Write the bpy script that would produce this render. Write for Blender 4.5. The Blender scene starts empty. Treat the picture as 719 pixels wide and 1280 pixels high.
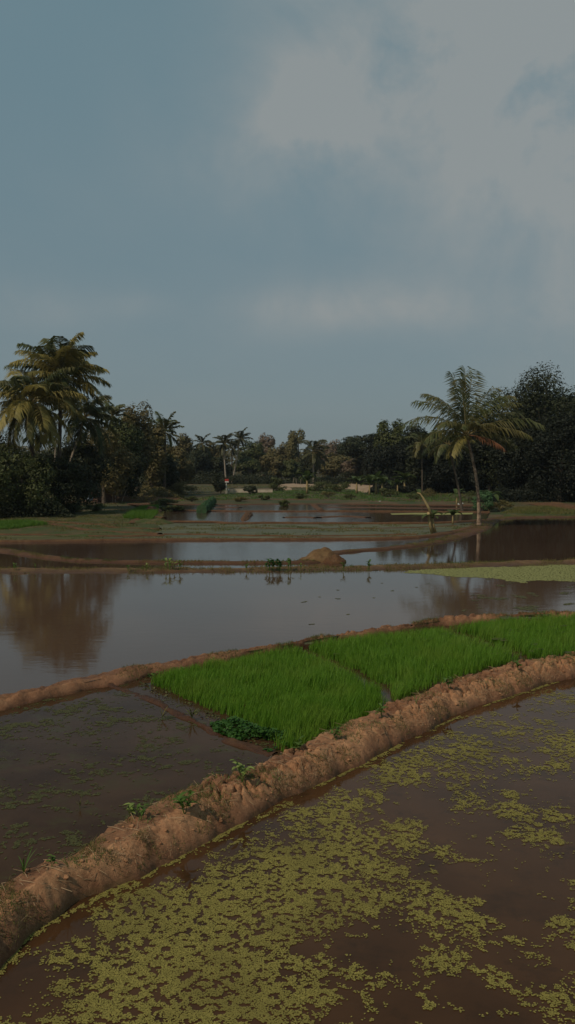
import bpy, math, random
import numpy as np
from mathutils import Vector, noise as mn
random.seed(7); RS = np.random.RandomState(11)
S = bpy.context.scene; COL = S.collection
R = math.radians
# ------------------------------------------------------------------ camera
HAZE = .00018; H = 3.6; F = 1065.0; PITCH = math.atan(58/1065.0)
cd = bpy.data.cameras.new('camera'); cam = bpy.data.objects.new('camera', cd); COL.objects.link(cam)
cam.location = (0, 0, H); cam.rotation_euler = (math.pi/2 - PITCH, 0, 0)
cd.sensor_fit = 'VERTICAL'; cd.angle = 2*math.atan(640/F); cd.clip_start = .05; cd.clip_end = 6000
S.camera = cam
cp, sp_ = math.cos(PITCH), math.sin(PITCH)
def ray(px, py):
    u = (px-359.5)/F; v = (640-py)/F
    return np.array([u, cp+v*sp_, -sp_+v*cp])
def P(px, py, z):                     # ground point seen at a spot of the photo, on level z
    d = ray(px, py); t = (z-H)/d[2]; return np.array([d[0]*t, d[1]*t, z])
def PY(px, py, Y):                    # point at depth Y
    d = ray(px, py); t = Y/d[1]; return np.array([d[0]*t, Y, H+d[2]*t])
# ------------------------------------------------------------------ object helpers
def tag(o, label=None, cat=None, group=None, kind=None):
    if label: o['label'] = label
    if cat: o['category'] = cat
    if group: o['group'] = group
    if kind: o['kind'] = kind
    return o
def empty(name, loc, rz=0):
    o = bpy.data.objects.new(name, None); COL.objects.link(o); o.location = tuple(loc); o.rotation_euler = (0, 0, rz)
    o.empty_display_size = .2
    return o
def link(name, me, m, parent=None, smooth=False):
    me.materials.append(m)
    if smooth: me.polygons.foreach_set('use_smooth', [True]*len(me.polygons))
    o = bpy.data.objects.new(name, me); COL.objects.link(o)
    if parent: o.parent = parent
    return o
def mesh(name, v, f, m, parent=None, smooth=False):
    """v (N,3) array, f (M,k) array or a list of index lists"""
    me = bpy.data.meshes.new(name); v = np.asarray(v, dtype=np.float32)
    if isinstance(f, np.ndarray):
        k = f.shape[1]; me.vertices.add(len(v)); me.vertices.foreach_set('co', v.ravel())
        me.loops.add(f.size); me.loops.foreach_set('vertex_index', f.ravel().astype(np.int32))
        me.polygons.add(len(f)); me.polygons.foreach_set('loop_start', np.arange(0, f.size, k, dtype=np.int32))
        me.polygons.foreach_set('loop_total', np.full(len(f), k, dtype=np.int32)); me.update(calc_edges=True); me.validate()
    else:
        me.from_pydata(v.tolist(), [], f); me.update()
    return link(name, me, m, parent, smooth)
class MB:
    def __init__(s): s.v = []; s.f = []; s.n = 0
    def add(s, v, f):
        s.v.append(np.asarray(v, dtype=np.float64)); s.f += [[i+s.n for i in q] for q in f]; s.n += len(v)
    def tube(s, pts, rad, k=8, cap=True):
        pts = [np.array(p, dtype=float) for p in pts]; V = []; Fc = []
        for i, p in enumerate(pts):
            t = pts[min(i+1, len(pts)-1)]-pts[max(i-1, 0)]; t /= (np.linalg.norm(t)+1e-9)
            a = np.array([1., 0, 0]) if abs(t[0]) < .8 else np.array([0, 1., 0])
            a = a-t*a.dot(t); a /= np.linalg.norm(a); b = np.cross(t, a); r = rad[i] if hasattr(rad, '__len__') else rad
            for j in range(k):
                w = 2*math.pi*j/k; V.append(p+a*r*math.cos(w)+b*r*math.sin(w))
        for i in range(len(pts)-1):
            for j in range(k): Fc.append([i*k+j, i*k+(j+1) % k, (i+1)*k+(j+1) % k, (i+1)*k+j])
        if cap: Fc.append(list(range(k))[::-1]); Fc.append([(len(pts)-1)*k+j for j in range(k)])
        s.add(V, Fc)
    def box(s, c, d, rz=0, tilt=0):
        x, y, z = [q/2 for q in d]; V = []
        for a in (-1, 1):
            for b in (-1, 1):
                for e in (-1, 1):
                    q = Vector((a*x, b*y, e*z)); q.rotate(__import__('mathutils').Euler((0, tilt, rz))); V.append([c[0]+q.x, c[1]+q.y, c[2]+q.z])
        s.add(V, [[0, 1, 3, 2], [4, 6, 7, 5], [0, 4, 5, 1], [2, 3, 7, 6], [0, 2, 6, 4], [1, 5, 7, 3]])
    def build(s, name, m, parent=None, smooth=False):
        return mesh(name, np.concatenate(s.v), s.f, m, parent, smooth)
# ------------------------------------------------------------------ numpy noise
def _h(ix, iy, seed):
    n = (ix.astype(np.int64)*374761393 + iy.astype(np.int64)*668265263 + seed*1442695041) & 0x7fffffff
    n = ((n ^ (n >> 13))*1274126177) & 0x7fffffff
    return ((n ^ (n >> 16)) & 0xffff)/65535.0
def vn(x, y, seed=0):
    x0 = np.floor(x); y0 = np.floor(y); fx = x-x0; fy = y-y0; fx = fx*fx*(3-2*fx); fy = fy*fy*(3-2*fy)
    a = _h(x0, y0, seed); b = _h(x0+1, y0, seed); c = _h(x0, y0+1, seed); d = _h(x0+1, y0+1, seed)
    return a*(1-fx)*(1-fy)+b*fx*(1-fy)+c*(1-fx)*fy+d*fx*fy
def fbm(x, y, sc, seed=0, o=4):
    s = 0; a = 1; t = 0
    for i in range(o):
        s = s+a*vn(x*sc+i*17.3, y*sc+i*9.1, seed+i); t += a; a *= .5; sc *= 2.03
    return s/t
def inpoly(x, y, poly):
    r = np.zeros(x.shape, bool); n = len(poly); j = n-1
    for i in range(n):
        xi, yi = poly[i][:2]; xj, yj = poly[j][:2]
        c = ((yi > y) != (yj > y)) & (x < (xj-xi)*(y-yi)/((yj-yi)+1e-12)+xi); r ^= c; j = i
    return r
def polydist_open(x, y, pts):
    best = np.full(x.shape, 1e9)
    for (ax, ay), (bx, by) in zip([p[:2] for p in pts[:-1]], [p[:2] for p in pts[1:]]):
        dx = bx-ax; dy = by-ay; t = np.clip(((x-ax)*dx+(y-ay)*dy)/(dx*dx+dy*dy+1e-9), 0, 1); best = np.minimum(best, np.hypot(x-ax-t*dx, y-ay-t*dy))
    return best
def polydist(x, y, poly):             # distance to the outline
    best = np.full(x.shape, 1e9); n = len(poly)
    for i in range(n):
        ax, ay = poly[i][:2]; bx, by = poly[(i+1) % n][:2]; dx = bx-ax; dy = by-ay
        t = np.clip(((x-ax)*dx+(y-ay)*dy)/(dx*dx+dy*dy+1e-9), 0, 1)
        best = np.minimum(best, np.hypot(x-ax-t*dx, y-ay-t*dy))
    return best
# ------------------------------------------------------------------ materials
def newmat(name):
    m = bpy.data.materials.new(name); m.use_nodes = True; nt = m.node_tree; nt.nodes.clear(); return m, nt
def N(nt, t, **k):
    n = nt.nodes.new(t)
    for a, b in k.items(): setattr(n, a, b)
    return n
def ramp(nt, fac, stops):
    r = N(nt, 'ShaderNodeValToRGB'); e = r.color_ramp.elements
    while len(e) < len(stops): e.new(.5)
    for i, (p, c) in enumerate(stops): e[i].position = p; e[i].color = (*c, 1)
    nt.links.new(fac, r.inputs[0]); return r.outputs[0]
def pos_noise(nt, scale, detail=5, rough=.6, stretch=None, dist=0):
    g = N(nt, 'ShaderNodeNewGeometry'); n = N(nt, 'ShaderNodeTexNoise'); n.inputs['Scale'].default_value = scale
    n.inputs['Detail'].default_value = detail; n.inputs['Roughness'].default_value = rough; n.inputs['Distortion'].default_value = dist
    if stretch:
        mp = N(nt, 'ShaderNodeMapping'); mp.inputs['Scale'].default_value = stretch
        nt.links.new(g.outputs['Position'], mp.inputs[0]); nt.links.new(mp.outputs[0], n.inputs['Vector'])
    else: nt.links.new(g.outputs['Position'], n.inputs['Vector'])
    return n.outputs['Fac']
def mixc(nt, fac, a, b):
    m = N(nt, 'ShaderNodeMix', data_type='RGBA')
    for s, q in ((0, fac), (6, a), (7, b)):
        if hasattr(q, 'links') or hasattr(q, 'is_linked'): nt.links.new(q, m.inputs[s])
        else: m.inputs[s].default_value = q if s == 0 else (*q, 1)
    return m.outputs[2]
def surface(name, stops, scale, rough=.9, bump=.3, bscale=None, bdist=.02, spec=.2, detail=6, second=None):
    m, nt = newmat(name); c = ramp(nt, pos_noise(nt, scale, detail), stops)
    if second:
        col, sc, lo, hi = second; f = N(nt, 'ShaderNodeMapRange'); f.inputs[1].default_value = lo; f.inputs[2].default_value = hi
        nt.links.new(pos_noise(nt, sc, 4), f.inputs[0]); c = mixc(nt, f.outputs[0], c, col)
    p = N(nt, 'ShaderNodeBsdfPrincipled'); nt.links.new(c, p.inputs['Base Color']); p.inputs['Roughness'].default_value = rough
    p.inputs['Specular IOR Level'].default_value = spec
    b = N(nt, 'ShaderNodeBump'); b.inputs['Strength'].default_value = bump; b.inputs['Distance'].default_value = bdist
    nt.links.new(pos_noise(nt, bscale or scale*4, 6, .7), b.inputs['Height']); nt.links.new(b.outputs[0], p.inputs['Normal'])
    o = N(nt, 'ShaderNodeOutputMaterial'); nt.links.new(p.outputs[0], o.inputs[0]); return m
def leafmat(name, c1, c2, c3=None, trans=.3, rough=.55, patch=.6):
    """foliage: each leaf its own tint between c1 and c2, with broad patches of c3"""
    m, nt = newmat(name); g = N(nt, 'ShaderNodeNewGeometry')
    c = mixc(nt, g.outputs['Random Per Island'], c1, c2)
    if c3:
        f = N(nt, 'ShaderNodeMapRange'); f.inputs[1].default_value = .48; f.inputs[2].default_value = .62
        nt.links.new(pos_noise(nt, patch, 3), f.inputs[0]); c = mixc(nt, f.outputs[0], c, c3)
    p = N(nt, 'ShaderNodeBsdfPrincipled'); nt.links.new(c, p.inputs['Base Color']); p.inputs['Roughness'].default_value = rough
    p.inputs['Specular IOR Level'].default_value = .25
    t = N(nt, 'ShaderNodeBsdfTranslucent'); nt.links.new(c, t.inputs[0])
    mx = N(nt, 'ShaderNodeMixShader'); mx.inputs[0].default_value = trans
    nt.links.new(p.outputs[0], mx.inputs[1]); nt.links.new(t.outputs[0], mx.inputs[2])
    o = N(nt, 'ShaderNodeOutputMaterial'); nt.links.new(mx.outputs[0], o.inputs[0]); return m
def water(name, c1, c2, scale=.5, rough=.03, bump=.05, bscale=(3, 6, 1), c3=None, stretch=None, spec=.5, tint=(1, .90, .80)):
    m, nt = newmat(name); f = N(nt, 'ShaderNodeMapRange'); f.inputs[1].default_value = .35; f.inputs[2].default_value = .68
    nt.links.new(pos_noise(nt, scale, 7, .62, stretch, .4), f.inputs[0]); c = mixc(nt, f.outputs[0], c1, c2)
    if c3:
        f2 = N(nt, 'ShaderNodeMapRange'); f2.inputs[1].default_value = .52; f2.inputs[2].default_value = .66
        nt.links.new(pos_noise(nt, scale*2.7, 6, .7), f2.inputs[0]); c = mixc(nt, f2.outputs[0], c, c3)
    p = N(nt, 'ShaderNodeBsdfPrincipled'); nt.links.new(c, p.inputs['Base Color']); p.inputs['Roughness'].default_value = rough
    p.inputs['IOR'].default_value = 1.33; p.inputs['Specular IOR Level'].default_value = spec; p.inputs['Specular Tint'].default_value = (*tint, 1)
    b = N(nt, 'ShaderNodeBump'); b.inputs['Strength'].default_value = bump; b.inputs['Distance'].default_value = .02
    nt.links.new(pos_noise(nt, 1.0, 4, .6, bscale, .3), b.inputs['Height']); nt.links.new(b.outputs[0], p.inputs['Normal'])
    o = N(nt, 'ShaderNodeOutputMaterial'); nt.links.new(p.outputs[0], o.inputs[0]); return m
M = {}
M['ground'] = surface('ground', [(.3, (.05, .05, .022)), (.5, (.09, .065, .03)), (.7, (.14, .08, .045))], .12, second=((.045, .06, .02), .35, .45, .6))
def earth(name, dry, mid, wet):
    m, nt = newmat(name)
    c = ramp(nt, pos_noise(nt, 3.1, 8, .65), [(.28, wet), (.48, mid), (.7, dry)])
    f = N(nt, 'ShaderNodeMapRange'); f.inputs[1].default_value = .45; f.inputs[2].default_value = .8; f.inputs[4].default_value = .7
    nt.links.new(pos_noise(nt, 22, 4, .6), f.inputs[0]); c = mixc(nt, f.outputs[0], c, tuple(q*1.35 for q in dry))
    a = N(nt, 'ShaderNodeAttribute', attribute_name='wet'); c = mixc(nt, a.outputs['Fac'], c, wet)
    a2 = N(nt, 'ShaderNodeAttribute', attribute_name='moss'); c = mixc(nt, a2.outputs['Fac'], c, (.13, .125, .03))
    p = N(nt, 'ShaderNodeBsdfPrincipled'); nt.links.new(c, p.inputs['Base Color']); p.inputs['Specular IOR Level'].default_value = .25
    rr = N(nt, 'ShaderNodeMapRange'); rr.inputs[3].default_value = .92; rr.inputs[4].default_value = .5; nt.links.new(a.outputs['Fac'], rr.inputs[0]); nt.links.new(rr.outputs[0], p.inputs['Roughness'])
    b = N(nt, 'ShaderNodeBump'); b.inputs['Strength'].default_value = 1.; b.inputs['Distance'].default_value = .025
    nt.links.new(pos_noise(nt, 34, 8, .75), b.inputs['Height']); nt.links.new(b.outputs[0], p.inputs['Normal'])
    o = N(nt, 'ShaderNodeOutputMaterial'); nt.links.new(p.outputs[0], o.inputs[0]); return m
M['earth'] = earth('clay_earth', (.50, .265, .13), (.37, .175, .083), (.14, .058, .026))
M['earth_far'] = earth('red_earth', (.14, .075, .032), (.09, .041, .017), (.06, .022, .01))
M['earth_mid'] = earth('brown_earth', (.20, .125, .055), (.13, .07, .03), (.065, .028, .012))
M['stubble'] = surface('stubble_field', [(.3, (.045, .042, .016)), (.5, (.085, .07, .026)), (.7, (.13, .08, .04))], .6, second=((.05, .065, .018), .8, .42, .6))
M['sand'] = surface('pale_soil', [(.3, (.24, .16, .10)), (.6, (.36, .25, .16))], .8)
M['wetfield'] = water('wet_field', (.055, .055, .022), (.135, .125, .055), .6, .45, .15, (2, 4, 1), stretch=(.4, 2.5, 1), spec=.16)
M['w_near'] = water('muddy_water', (.05, .023, .0095), (.078, .036, .015), .7, .025, .04, (2.5, 3.5, 1), c3=(.04, .02, .009), spec=.25, tint=(1, .82, .62))
M['w_left'] = water('weedy_water', (.038, .019, .009), (.068, .036, .018), .9, .03, .05, (3, 4, 1), c3=(.055, .040, .014), spec=.10, tint=(1, .75, .55))
M['w_big'] = water('brown_water', (.085, .048, .03), (.105, .062, .04), .12, .05, .08, (1.5, 4, 1), tint=(1, .86, .76))
M['w_far'] = water('far_water', (.06, .036, .025), (.085, .052, .036), .1, .05, .35, (1.2, 4, 1), tint=(1, .95, .9))
M['w_mid'] = water('calm_water', (.06, .034, .022), (.08, .046, .03), .1, .04, .06, (1.2, 4, 1), tint=(1, .88, .79))
M['weed_w'] = water('green_water', (.03, .03, .014), (.05, .05, .02), .9, .05, .05)
M['duck'] = leafmat('duckweed', (.16, .135, .03), (.29, .235, .055), (.185, .15, .035), trans=0, rough=.8, patch=1.2)
M['algae'] = leafmat('algae', (.20, .20, .06), (.25, .24, .08), None, trans=0, rough=.8)
M['subweed'] = leafmat('water_weed', (.05, .05, .014), (.11, .10, .03), None, trans=.1, rough=.6)
M['rice'] = leafmat('rice_leaf', (.085, .20, .014), (.18, .32, .03), (.17, .28, .03), trans=.4, rough=.5, patch=1.5)
M['weed'] = leafmat('weed_leaf', (.06, .12, .02), (.12, .19, .035), None, .3)
M['weedlight'] = leafmat('pale_weed_leaf', (.20, .27, .06), (.27, .32, .09), None, .3)
M['weeddark'] = leafmat('clover_leaf', (.03, .085, .012), (.055, .13, .02), None, .3)
M['grass'] = leafmat('field_grass', (.11, .10, .028), (.19, .155, .05), (.085, .11, .022), .2, .8, .3)
M['grassgreen'] = leafmat('young_grass', (.07, .15, .012), (.11, .20, .02), None, .3)
M['straw'] = leafmat('dry_straw', (.30, .19, .10), (.42, .28, .15), None, .1)
M['bark'] = surface('bark', [(.3, (.06, .045, .032)), (.7, (.14, .11, .08))], 3, bump=.6)
M['palebark'] = surface('pale_bark', [(.3, (.22, .17, .12)), (.7, (.38, .31, .24))], 3, bump=.5)
M['palmbark'] = surface('palm_bark', [(.35, (.10, .065, .042)), (.5, (.24, .165, .11)), (.68, (.38, .28, .19))], 5, bump=.8)
M['palmdark'] = surface('palm_bark_dark', [(.3, (.07, .05, .035)), (.7, (.17, .12, .09))], 5, bump=.8)
M['palm'] = leafmat('palm_leaf', (.06, .075, .025), (.11, .115, .035), (.15, .13, .045), .25, .5, .45)
M['palmyel'] = leafmat('yellow_palm_leaf', (.26, .21, .055), (.38, .30, .085), (.17, .15, .045), .3, .5, .45)
M['palmred'] = leafmat('dead_palm_leaf', (.22, .09, .045), (.30, .14, .07), None, .25)
M['palmfar'] = leafmat('far_palm_leaf', (.05, .055, .022), (.10, .09, .035), None, .2)
M['rachis'] = surface('frond_stalk', [(.3, (.16, .13, .05)), (.7, (.26, .20, .09))], 4)
M['rachisred'] = surface('dead_frond_stalk', [(.3, (.22, .10, .05)), (.7, (.32, .17, .09))], 4)
M['coconut'] = surface('coconut_husk', [(.3, (.10, .10, .03)), (.7, (.20, .15, .05))], 6)
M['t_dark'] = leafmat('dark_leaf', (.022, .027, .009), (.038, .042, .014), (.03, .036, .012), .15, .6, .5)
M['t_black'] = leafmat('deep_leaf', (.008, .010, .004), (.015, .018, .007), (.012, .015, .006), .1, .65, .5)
M['t_green'] = leafmat('green_leaf', (.06, .07, .02), (.09, .095, .028), (.075, .09, .022), .2, .6, .5)
M['t_olive'] = leafmat('olive_leaf', (.11, .088, .03), (.155, .12, .045), (.125, .105, .032), .2, .6, .5)
M['t_yellow'] = leafmat('yellow_leaf', (.14, .12, .04), (.19, .155, .06), (.11, .10, .035), .2, .6, .5)
M['t_brown'] = leafmat('brown_leaf', (.17, .12, .08), (.22, .16, .105), (.19, .135, .085), .2, .7, .5)
M['banana'] = leafmat('banana_leaf', (.05, .08, .02), (.10, .125, .035), None, .35)
M['bananastem'] = surface('banana_stem', [(.3, (.26, .19, .08)), (.7, (.42, .31, .15))], 5)
M['hedge'] = leafmat('hedge_leaf', (.06, .125, .045), (.085, .16, .06), None, .15)
M['wall'] = surface('pale_wall', [(.3, (.42, .34, .24)), (.7, (.6, .5, .37))], 1.2, second=((.25, .19, .13), .8, .55, .7))
M['white'] = surface('white_paint', [(.3, (.6, .57, .5)), (.7, (.75, .72, .65))], 2, bump=.1)
M['red'] = surface('red_paint', [(.3, (.42, .05, .04)), (.7, (.5, .08, .06))], 2, bump=.1)
M['wood'] = surface('grey_wood', [(.3, (.20, .15, .11)), (.7, (.40, .32, .25))], 6, bump=.4)
M['redwood'] = surface('brown_board', [(.3, (.10, .05, .035)), (.7, (.17, .09, .06))], 3, bump=.4)
M['thatch'] = surface('thatch', [(.3, (.08, .06, .04)), (.7, (.15, .11, .07))], 8, bump=.6)
M['blue'] = surface('blue_tarp', [(.3, (.20, .26, .32)), (.7, (.28, .34, .40))], 3)
M['stone'] = surface('pale_stone', [(.3, (.42, .40, .36)), (.7, (.6, .57, .52))], 5)
# ------------------------------------------------------------------ world and sun
SUN_EL, SUN_AZ = 47, -132             # azimuth from the view direction, negative = left
w = bpy.data.worlds.new('World'); S.world = w; w.use_nodes = True; nt = w.node_tree; nt.nodes.clear()
sky = N(nt, 'ShaderNodeTexSky'); sky.sky_type = 'NISHITA'; sky.sun_disc = False; sky.sun_elevation = R(SUN_EL); sky.sun_rotation = R(SUN_AZ)
sky.air_density = 1.0; sky.dust_density = 2.5; sky.ozone_density = 2.0
L = nt.links.new
def mth(op, a, b=None, c=None, clamp=False):
    n = N(nt, 'ShaderNodeMath', operation=op, use_clamp=clamp)
    for i, q in enumerate((a, b, c)):
        if q is None: continue
        if isinstance(q, (int, float)): n.inputs[i].default_value = q
        else: L(q, n.inputs[i])
    return n.outputs[0]
tc = N(nt, 'ShaderNodeTexCoord'); sx = N(nt, 'ShaderNodeSeparateXYZ'); L(tc.outputs['Generated'], sx.inputs[0])
X_, Y_, Z_ = sx.outputs
az = mth('ARCTAN2', X_, Y_); el = mth('ARCSINE', Z_)
cv = N(nt, 'ShaderNodeCombineXYZ'); zz = mth('ADD', mth('MAXIMUM', Z_, 0), .22)
L(mth('DIVIDE', X_, zz), cv.inputs[0]); L(mth('DIVIDE', Y_, zz), cv.inputs[1])
def wn(scale, detail, rough, vec=None, dist=.3):
    n = N(nt, 'ShaderNodeTexNoise'); n.inputs['Scale'].default_value = scale; n.inputs['Detail'].default_value = detail; n.inputs['Roughness'].default_value = rough
    n.inputs['Distortion'].default_value = dist; L(vec or cv.outputs[0], n.inputs['Vector']); return n.outputs['Fac']
n1 = wn(1.1, 8, .55); n2 = wn(7, 9, .62, tc.outputs['Generated'])
def blob(a0, e0, sa, se, rot=0):
    da = mth('SUBTRACT', az, R(a0)); de = mth('SUBTRACT', el, R(e0)); c, s = math.cos(rot), math.sin(rot)
    u = mth('ADD', mth('MULTIPLY', da, c/R(sa)), mth('MULTIPLY', de, s/R(sa))); v = mth('ADD', mth('MULTIPLY', da, -s/R(se)), mth('MULTIPLY', de, c/R(se)))
    return mth('EXPONENT', mth('MULTIPLY', mth('ADD', mth('MULTIPLY', u, u), mth('MULTIPLY', v, v)), -1))
blobs = [blob(9, 24, 13, 6, .25), blob(-1, 20.5, 5, 2.2, .35), blob(18, 19, 10, 9, 0), blob(0, 29.5, 5, 1.6, .1), blob(1, 10.3, 5.5, 1.7, .12), blob(8, 10.2, 5, 1.5, -.05), blob(-17, 10, 4.5, 1.3, 0), blob(-10, 10.3, 2, .8, 0), blob(19, 10, 4, 3, 0), blob(17, 22, 9, 12, 0), blob(4, 23, 6, 3.5, .5), blob(-14, 31, 3, 1, .2)]
wts = [1.0, .55, .75, .5, .8, .65, .42, .35, .4, .5, .5, .3]
tot = None
for b, k in zip(blobs, wts):
    q = mth('MULTIPLY', b, k); tot = q if tot is None else mth('ADD', tot, q)
front = mth('GREATER_THAN', Y_, 0)
wisp = mth('MULTIPLY', tot, mth('ADD', mth('MULTIPLY', mth('SUBTRACT', n2, .5), 2.9), .76))
gen = mth('MULTIPLY', mth('SUBTRACT', n1, .42), 1.3)
cl = mth('ADD', mth('MULTIPLY', wisp, .95), mth('MULTIPLY', gen, .35), clamp=True)
cl = mth('MULTIPLY', cl, 1.0, clamp=True)
# Nishita sky toned by a veil of thin grey haze, then clouds
veil = mth('SUBTRACT', 1.0, mth('DIVIDE', mth('MAXIMUM', el, 0), R(38)), clamp=True)
def wmix(fac, a, b):
    m = N(nt, 'ShaderNodeMix', data_type='RGBA')
    for s_, q in ((0, fac), (6, a), (7, b)):
        if isinstance(q, float): m.inputs[s_].default_value = q
        elif isinstance(q, tuple): m.inputs[s_].default_value = (*q, 1)
        else: L(q, m.inputs[s_])
    return m.outputs[2]
VT, VH, CC = (2.2, 3.6, 4.15), (3.0, 3.7, 3.9), (4.95, 5.05, 4.9)
vcol = wmix(mth('POWER', veil, 2.2), VT, VH)
c0 = wmix(.85, sky.outputs[0], vcol)
c1 = wmix(mth('MULTIPLY', cl, .66), c0, CC)
bg = N(nt, 'ShaderNodeBackground'); bg.inputs[1].default_value = .108; L(c1, bg.inputs[0])
wo = N(nt, 'ShaderNodeOutputWorld'); L(bg.outputs[0], wo.inputs[0])
sd = bpy.data.lights.new('sun', 'SUN'); sd.energy = 3.4; sd.angle = R(.6); sd.color = (1, .88, .72)
so = bpy.data.objects.new('sun', sd); COL.objects.link(so)
dirv = Vector((math.sin(R(SUN_AZ))*math.cos(R(SUN_EL)), math.cos(R(SUN_AZ))*math.cos(R(SUN_EL)), math.sin(R(SUN_EL))))
so.rotation_euler = dirv.to_track_quat('Z', 'Y').to_euler()
S.view_settings.view_transform = 'Standard'; S.view_settings.look = 'None'; S.view_settings.exposure = -.72; S.view_settings.gamma = 1
S.view_settings.use_curve_mapping = False
# ------------------------------------------------------------------ terrain
GY = [(-50, -1.), (45.5, -1.), (48.5, -.66), (60, -.66), (64, -.58), (93, -.56), (95.5, -.47), (120, -.52), (150, -.56), (200, -.62), (6000, -.7)]
def gz(x, y):
    x = np.asarray(x, float); y = np.asarray(y, float)
    z = np.interp(y, [a for a, b in GY], [b for a, b in GY])
    bx = 13.6+(y-58)*.36
    k = np.clip((x-bx)/1.2, 0, 1)*np.clip((72-y)/1.2, 0, 1)
    return z*(1-k)+(-1.)*k
def G(x, y): return float(gz(x, y))
xs = np.concatenate([-np.geomspace(900, 62, 12), np.linspace(-60, 60, 161), np.geomspace(62, 900, 12)])
ys = np.concatenate([np.linspace(-40, 42, 15), np.linspace(44, 100, 113), np.geomspace(102, 260, 40), np.geomspace(280, 1000, 12)])
XX, YY = np.meshgrid(xs, ys); ZZ = gz(XX, YY)+(fbm(XX, YY, .25, 5)-.5)*.10*((YY > 96) & (YY < 400))
v = np.stack([XX.ravel(), YY.ravel(), ZZ.ravel()], 1); nx = len(xs); ii, jj = np.meshgrid(np.arange(len(ys)-1), np.arange(nx-1), indexing='ij')
q = (ii*nx+jj).ravel(); tag(mesh('ground', v, np.stack([q, q+1, q+nx+1, q+nx], 1), M['ground'], smooth=True), kind='structure')
def sheet(name, pts, m, z=None, kind='structure'):
    v = np.array(pts, float)
    if z is not None: v[:, 2] = z
    o = mesh(name, v, [list(range(len(v)))], m)
    return tag(o, kind=kind)
def PG(px, py):                       # ground point seen at a spot of the photo
    Y = 46.
    while Y < 340:
        p = PY(px, py, Y)
        if p[2] <= G(p[0], Y)+.002: break
        Y += .1
    p[2] = G(p[0], Y); return p
# ------------------------------------------------------------------ bunds
def resample(pts, n):
    pts = np.array(pts, float); d = np.concatenate([[0], np.cumsum(np.linalg.norm(np.diff(pts[:, :2], axis=0), axis=1))])
    # smooth the polyline with Catmull-Rom before resampling
    Pn = []
    for i in range(len(pts)-1):
        p0 = pts[max(i-1, 0)]; p1 = pts[i]; p2 = pts[i+1]; p3 = pts[min(i+2, len(pts)-1)]
        for t in np.linspace(0, 1, 12, endpoint=False):
            Pn.append(.5*((2*p1)+(-p0+p2)*t+(2*p0-5*p1+4*p2-p3)*t*t+(-p0+3*p1-3*p2+p3)*t**3))
    Pn.append(pts[-1]); Pn = np.array(Pn); d = np.concatenate([[0], np.cumsum(np.linalg.norm(np.diff(Pn[:, :2], axis=0), axis=1))])
    s = np.linspace(0, d[-1], n); return np.stack([np.interp(s, d, Pn[:, k]) for k in range(3)], 1)
def pair(A, B, n):
    A = np.array(A, float); B = np.array(B, float); out = []
    for pts in (A, B):
        Pn = []
        for i in range(len(pts)-1):
            p0 = pts[max(i-1, 0)]; p1 = pts[i]; p2 = pts[i+1]; p3 = pts[min(i+2, len(pts)-1)]
            for t in np.linspace(0, 1, 12, endpoint=False): Pn.append(.5*((2*p1)+(-p0+p2)*t+(2*p0-5*p1+4*p2-p3)*t*t+(-p0+3*p1-3*p2+p3)*t**3))
        Pn.append(pts[-1]); out.append(np.array(Pn))
    m_ = (out[0]+out[1])/2; d = np.concatenate([[0], np.cumsum(np.linalg.norm(np.diff(m_[:, :2], axis=0), axis=1))]); q = np.linspace(0, d[-1], n)
    return [np.stack([np.interp(q, d, o[:, k]) for k in range(3)], 1) for o in out]
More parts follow.
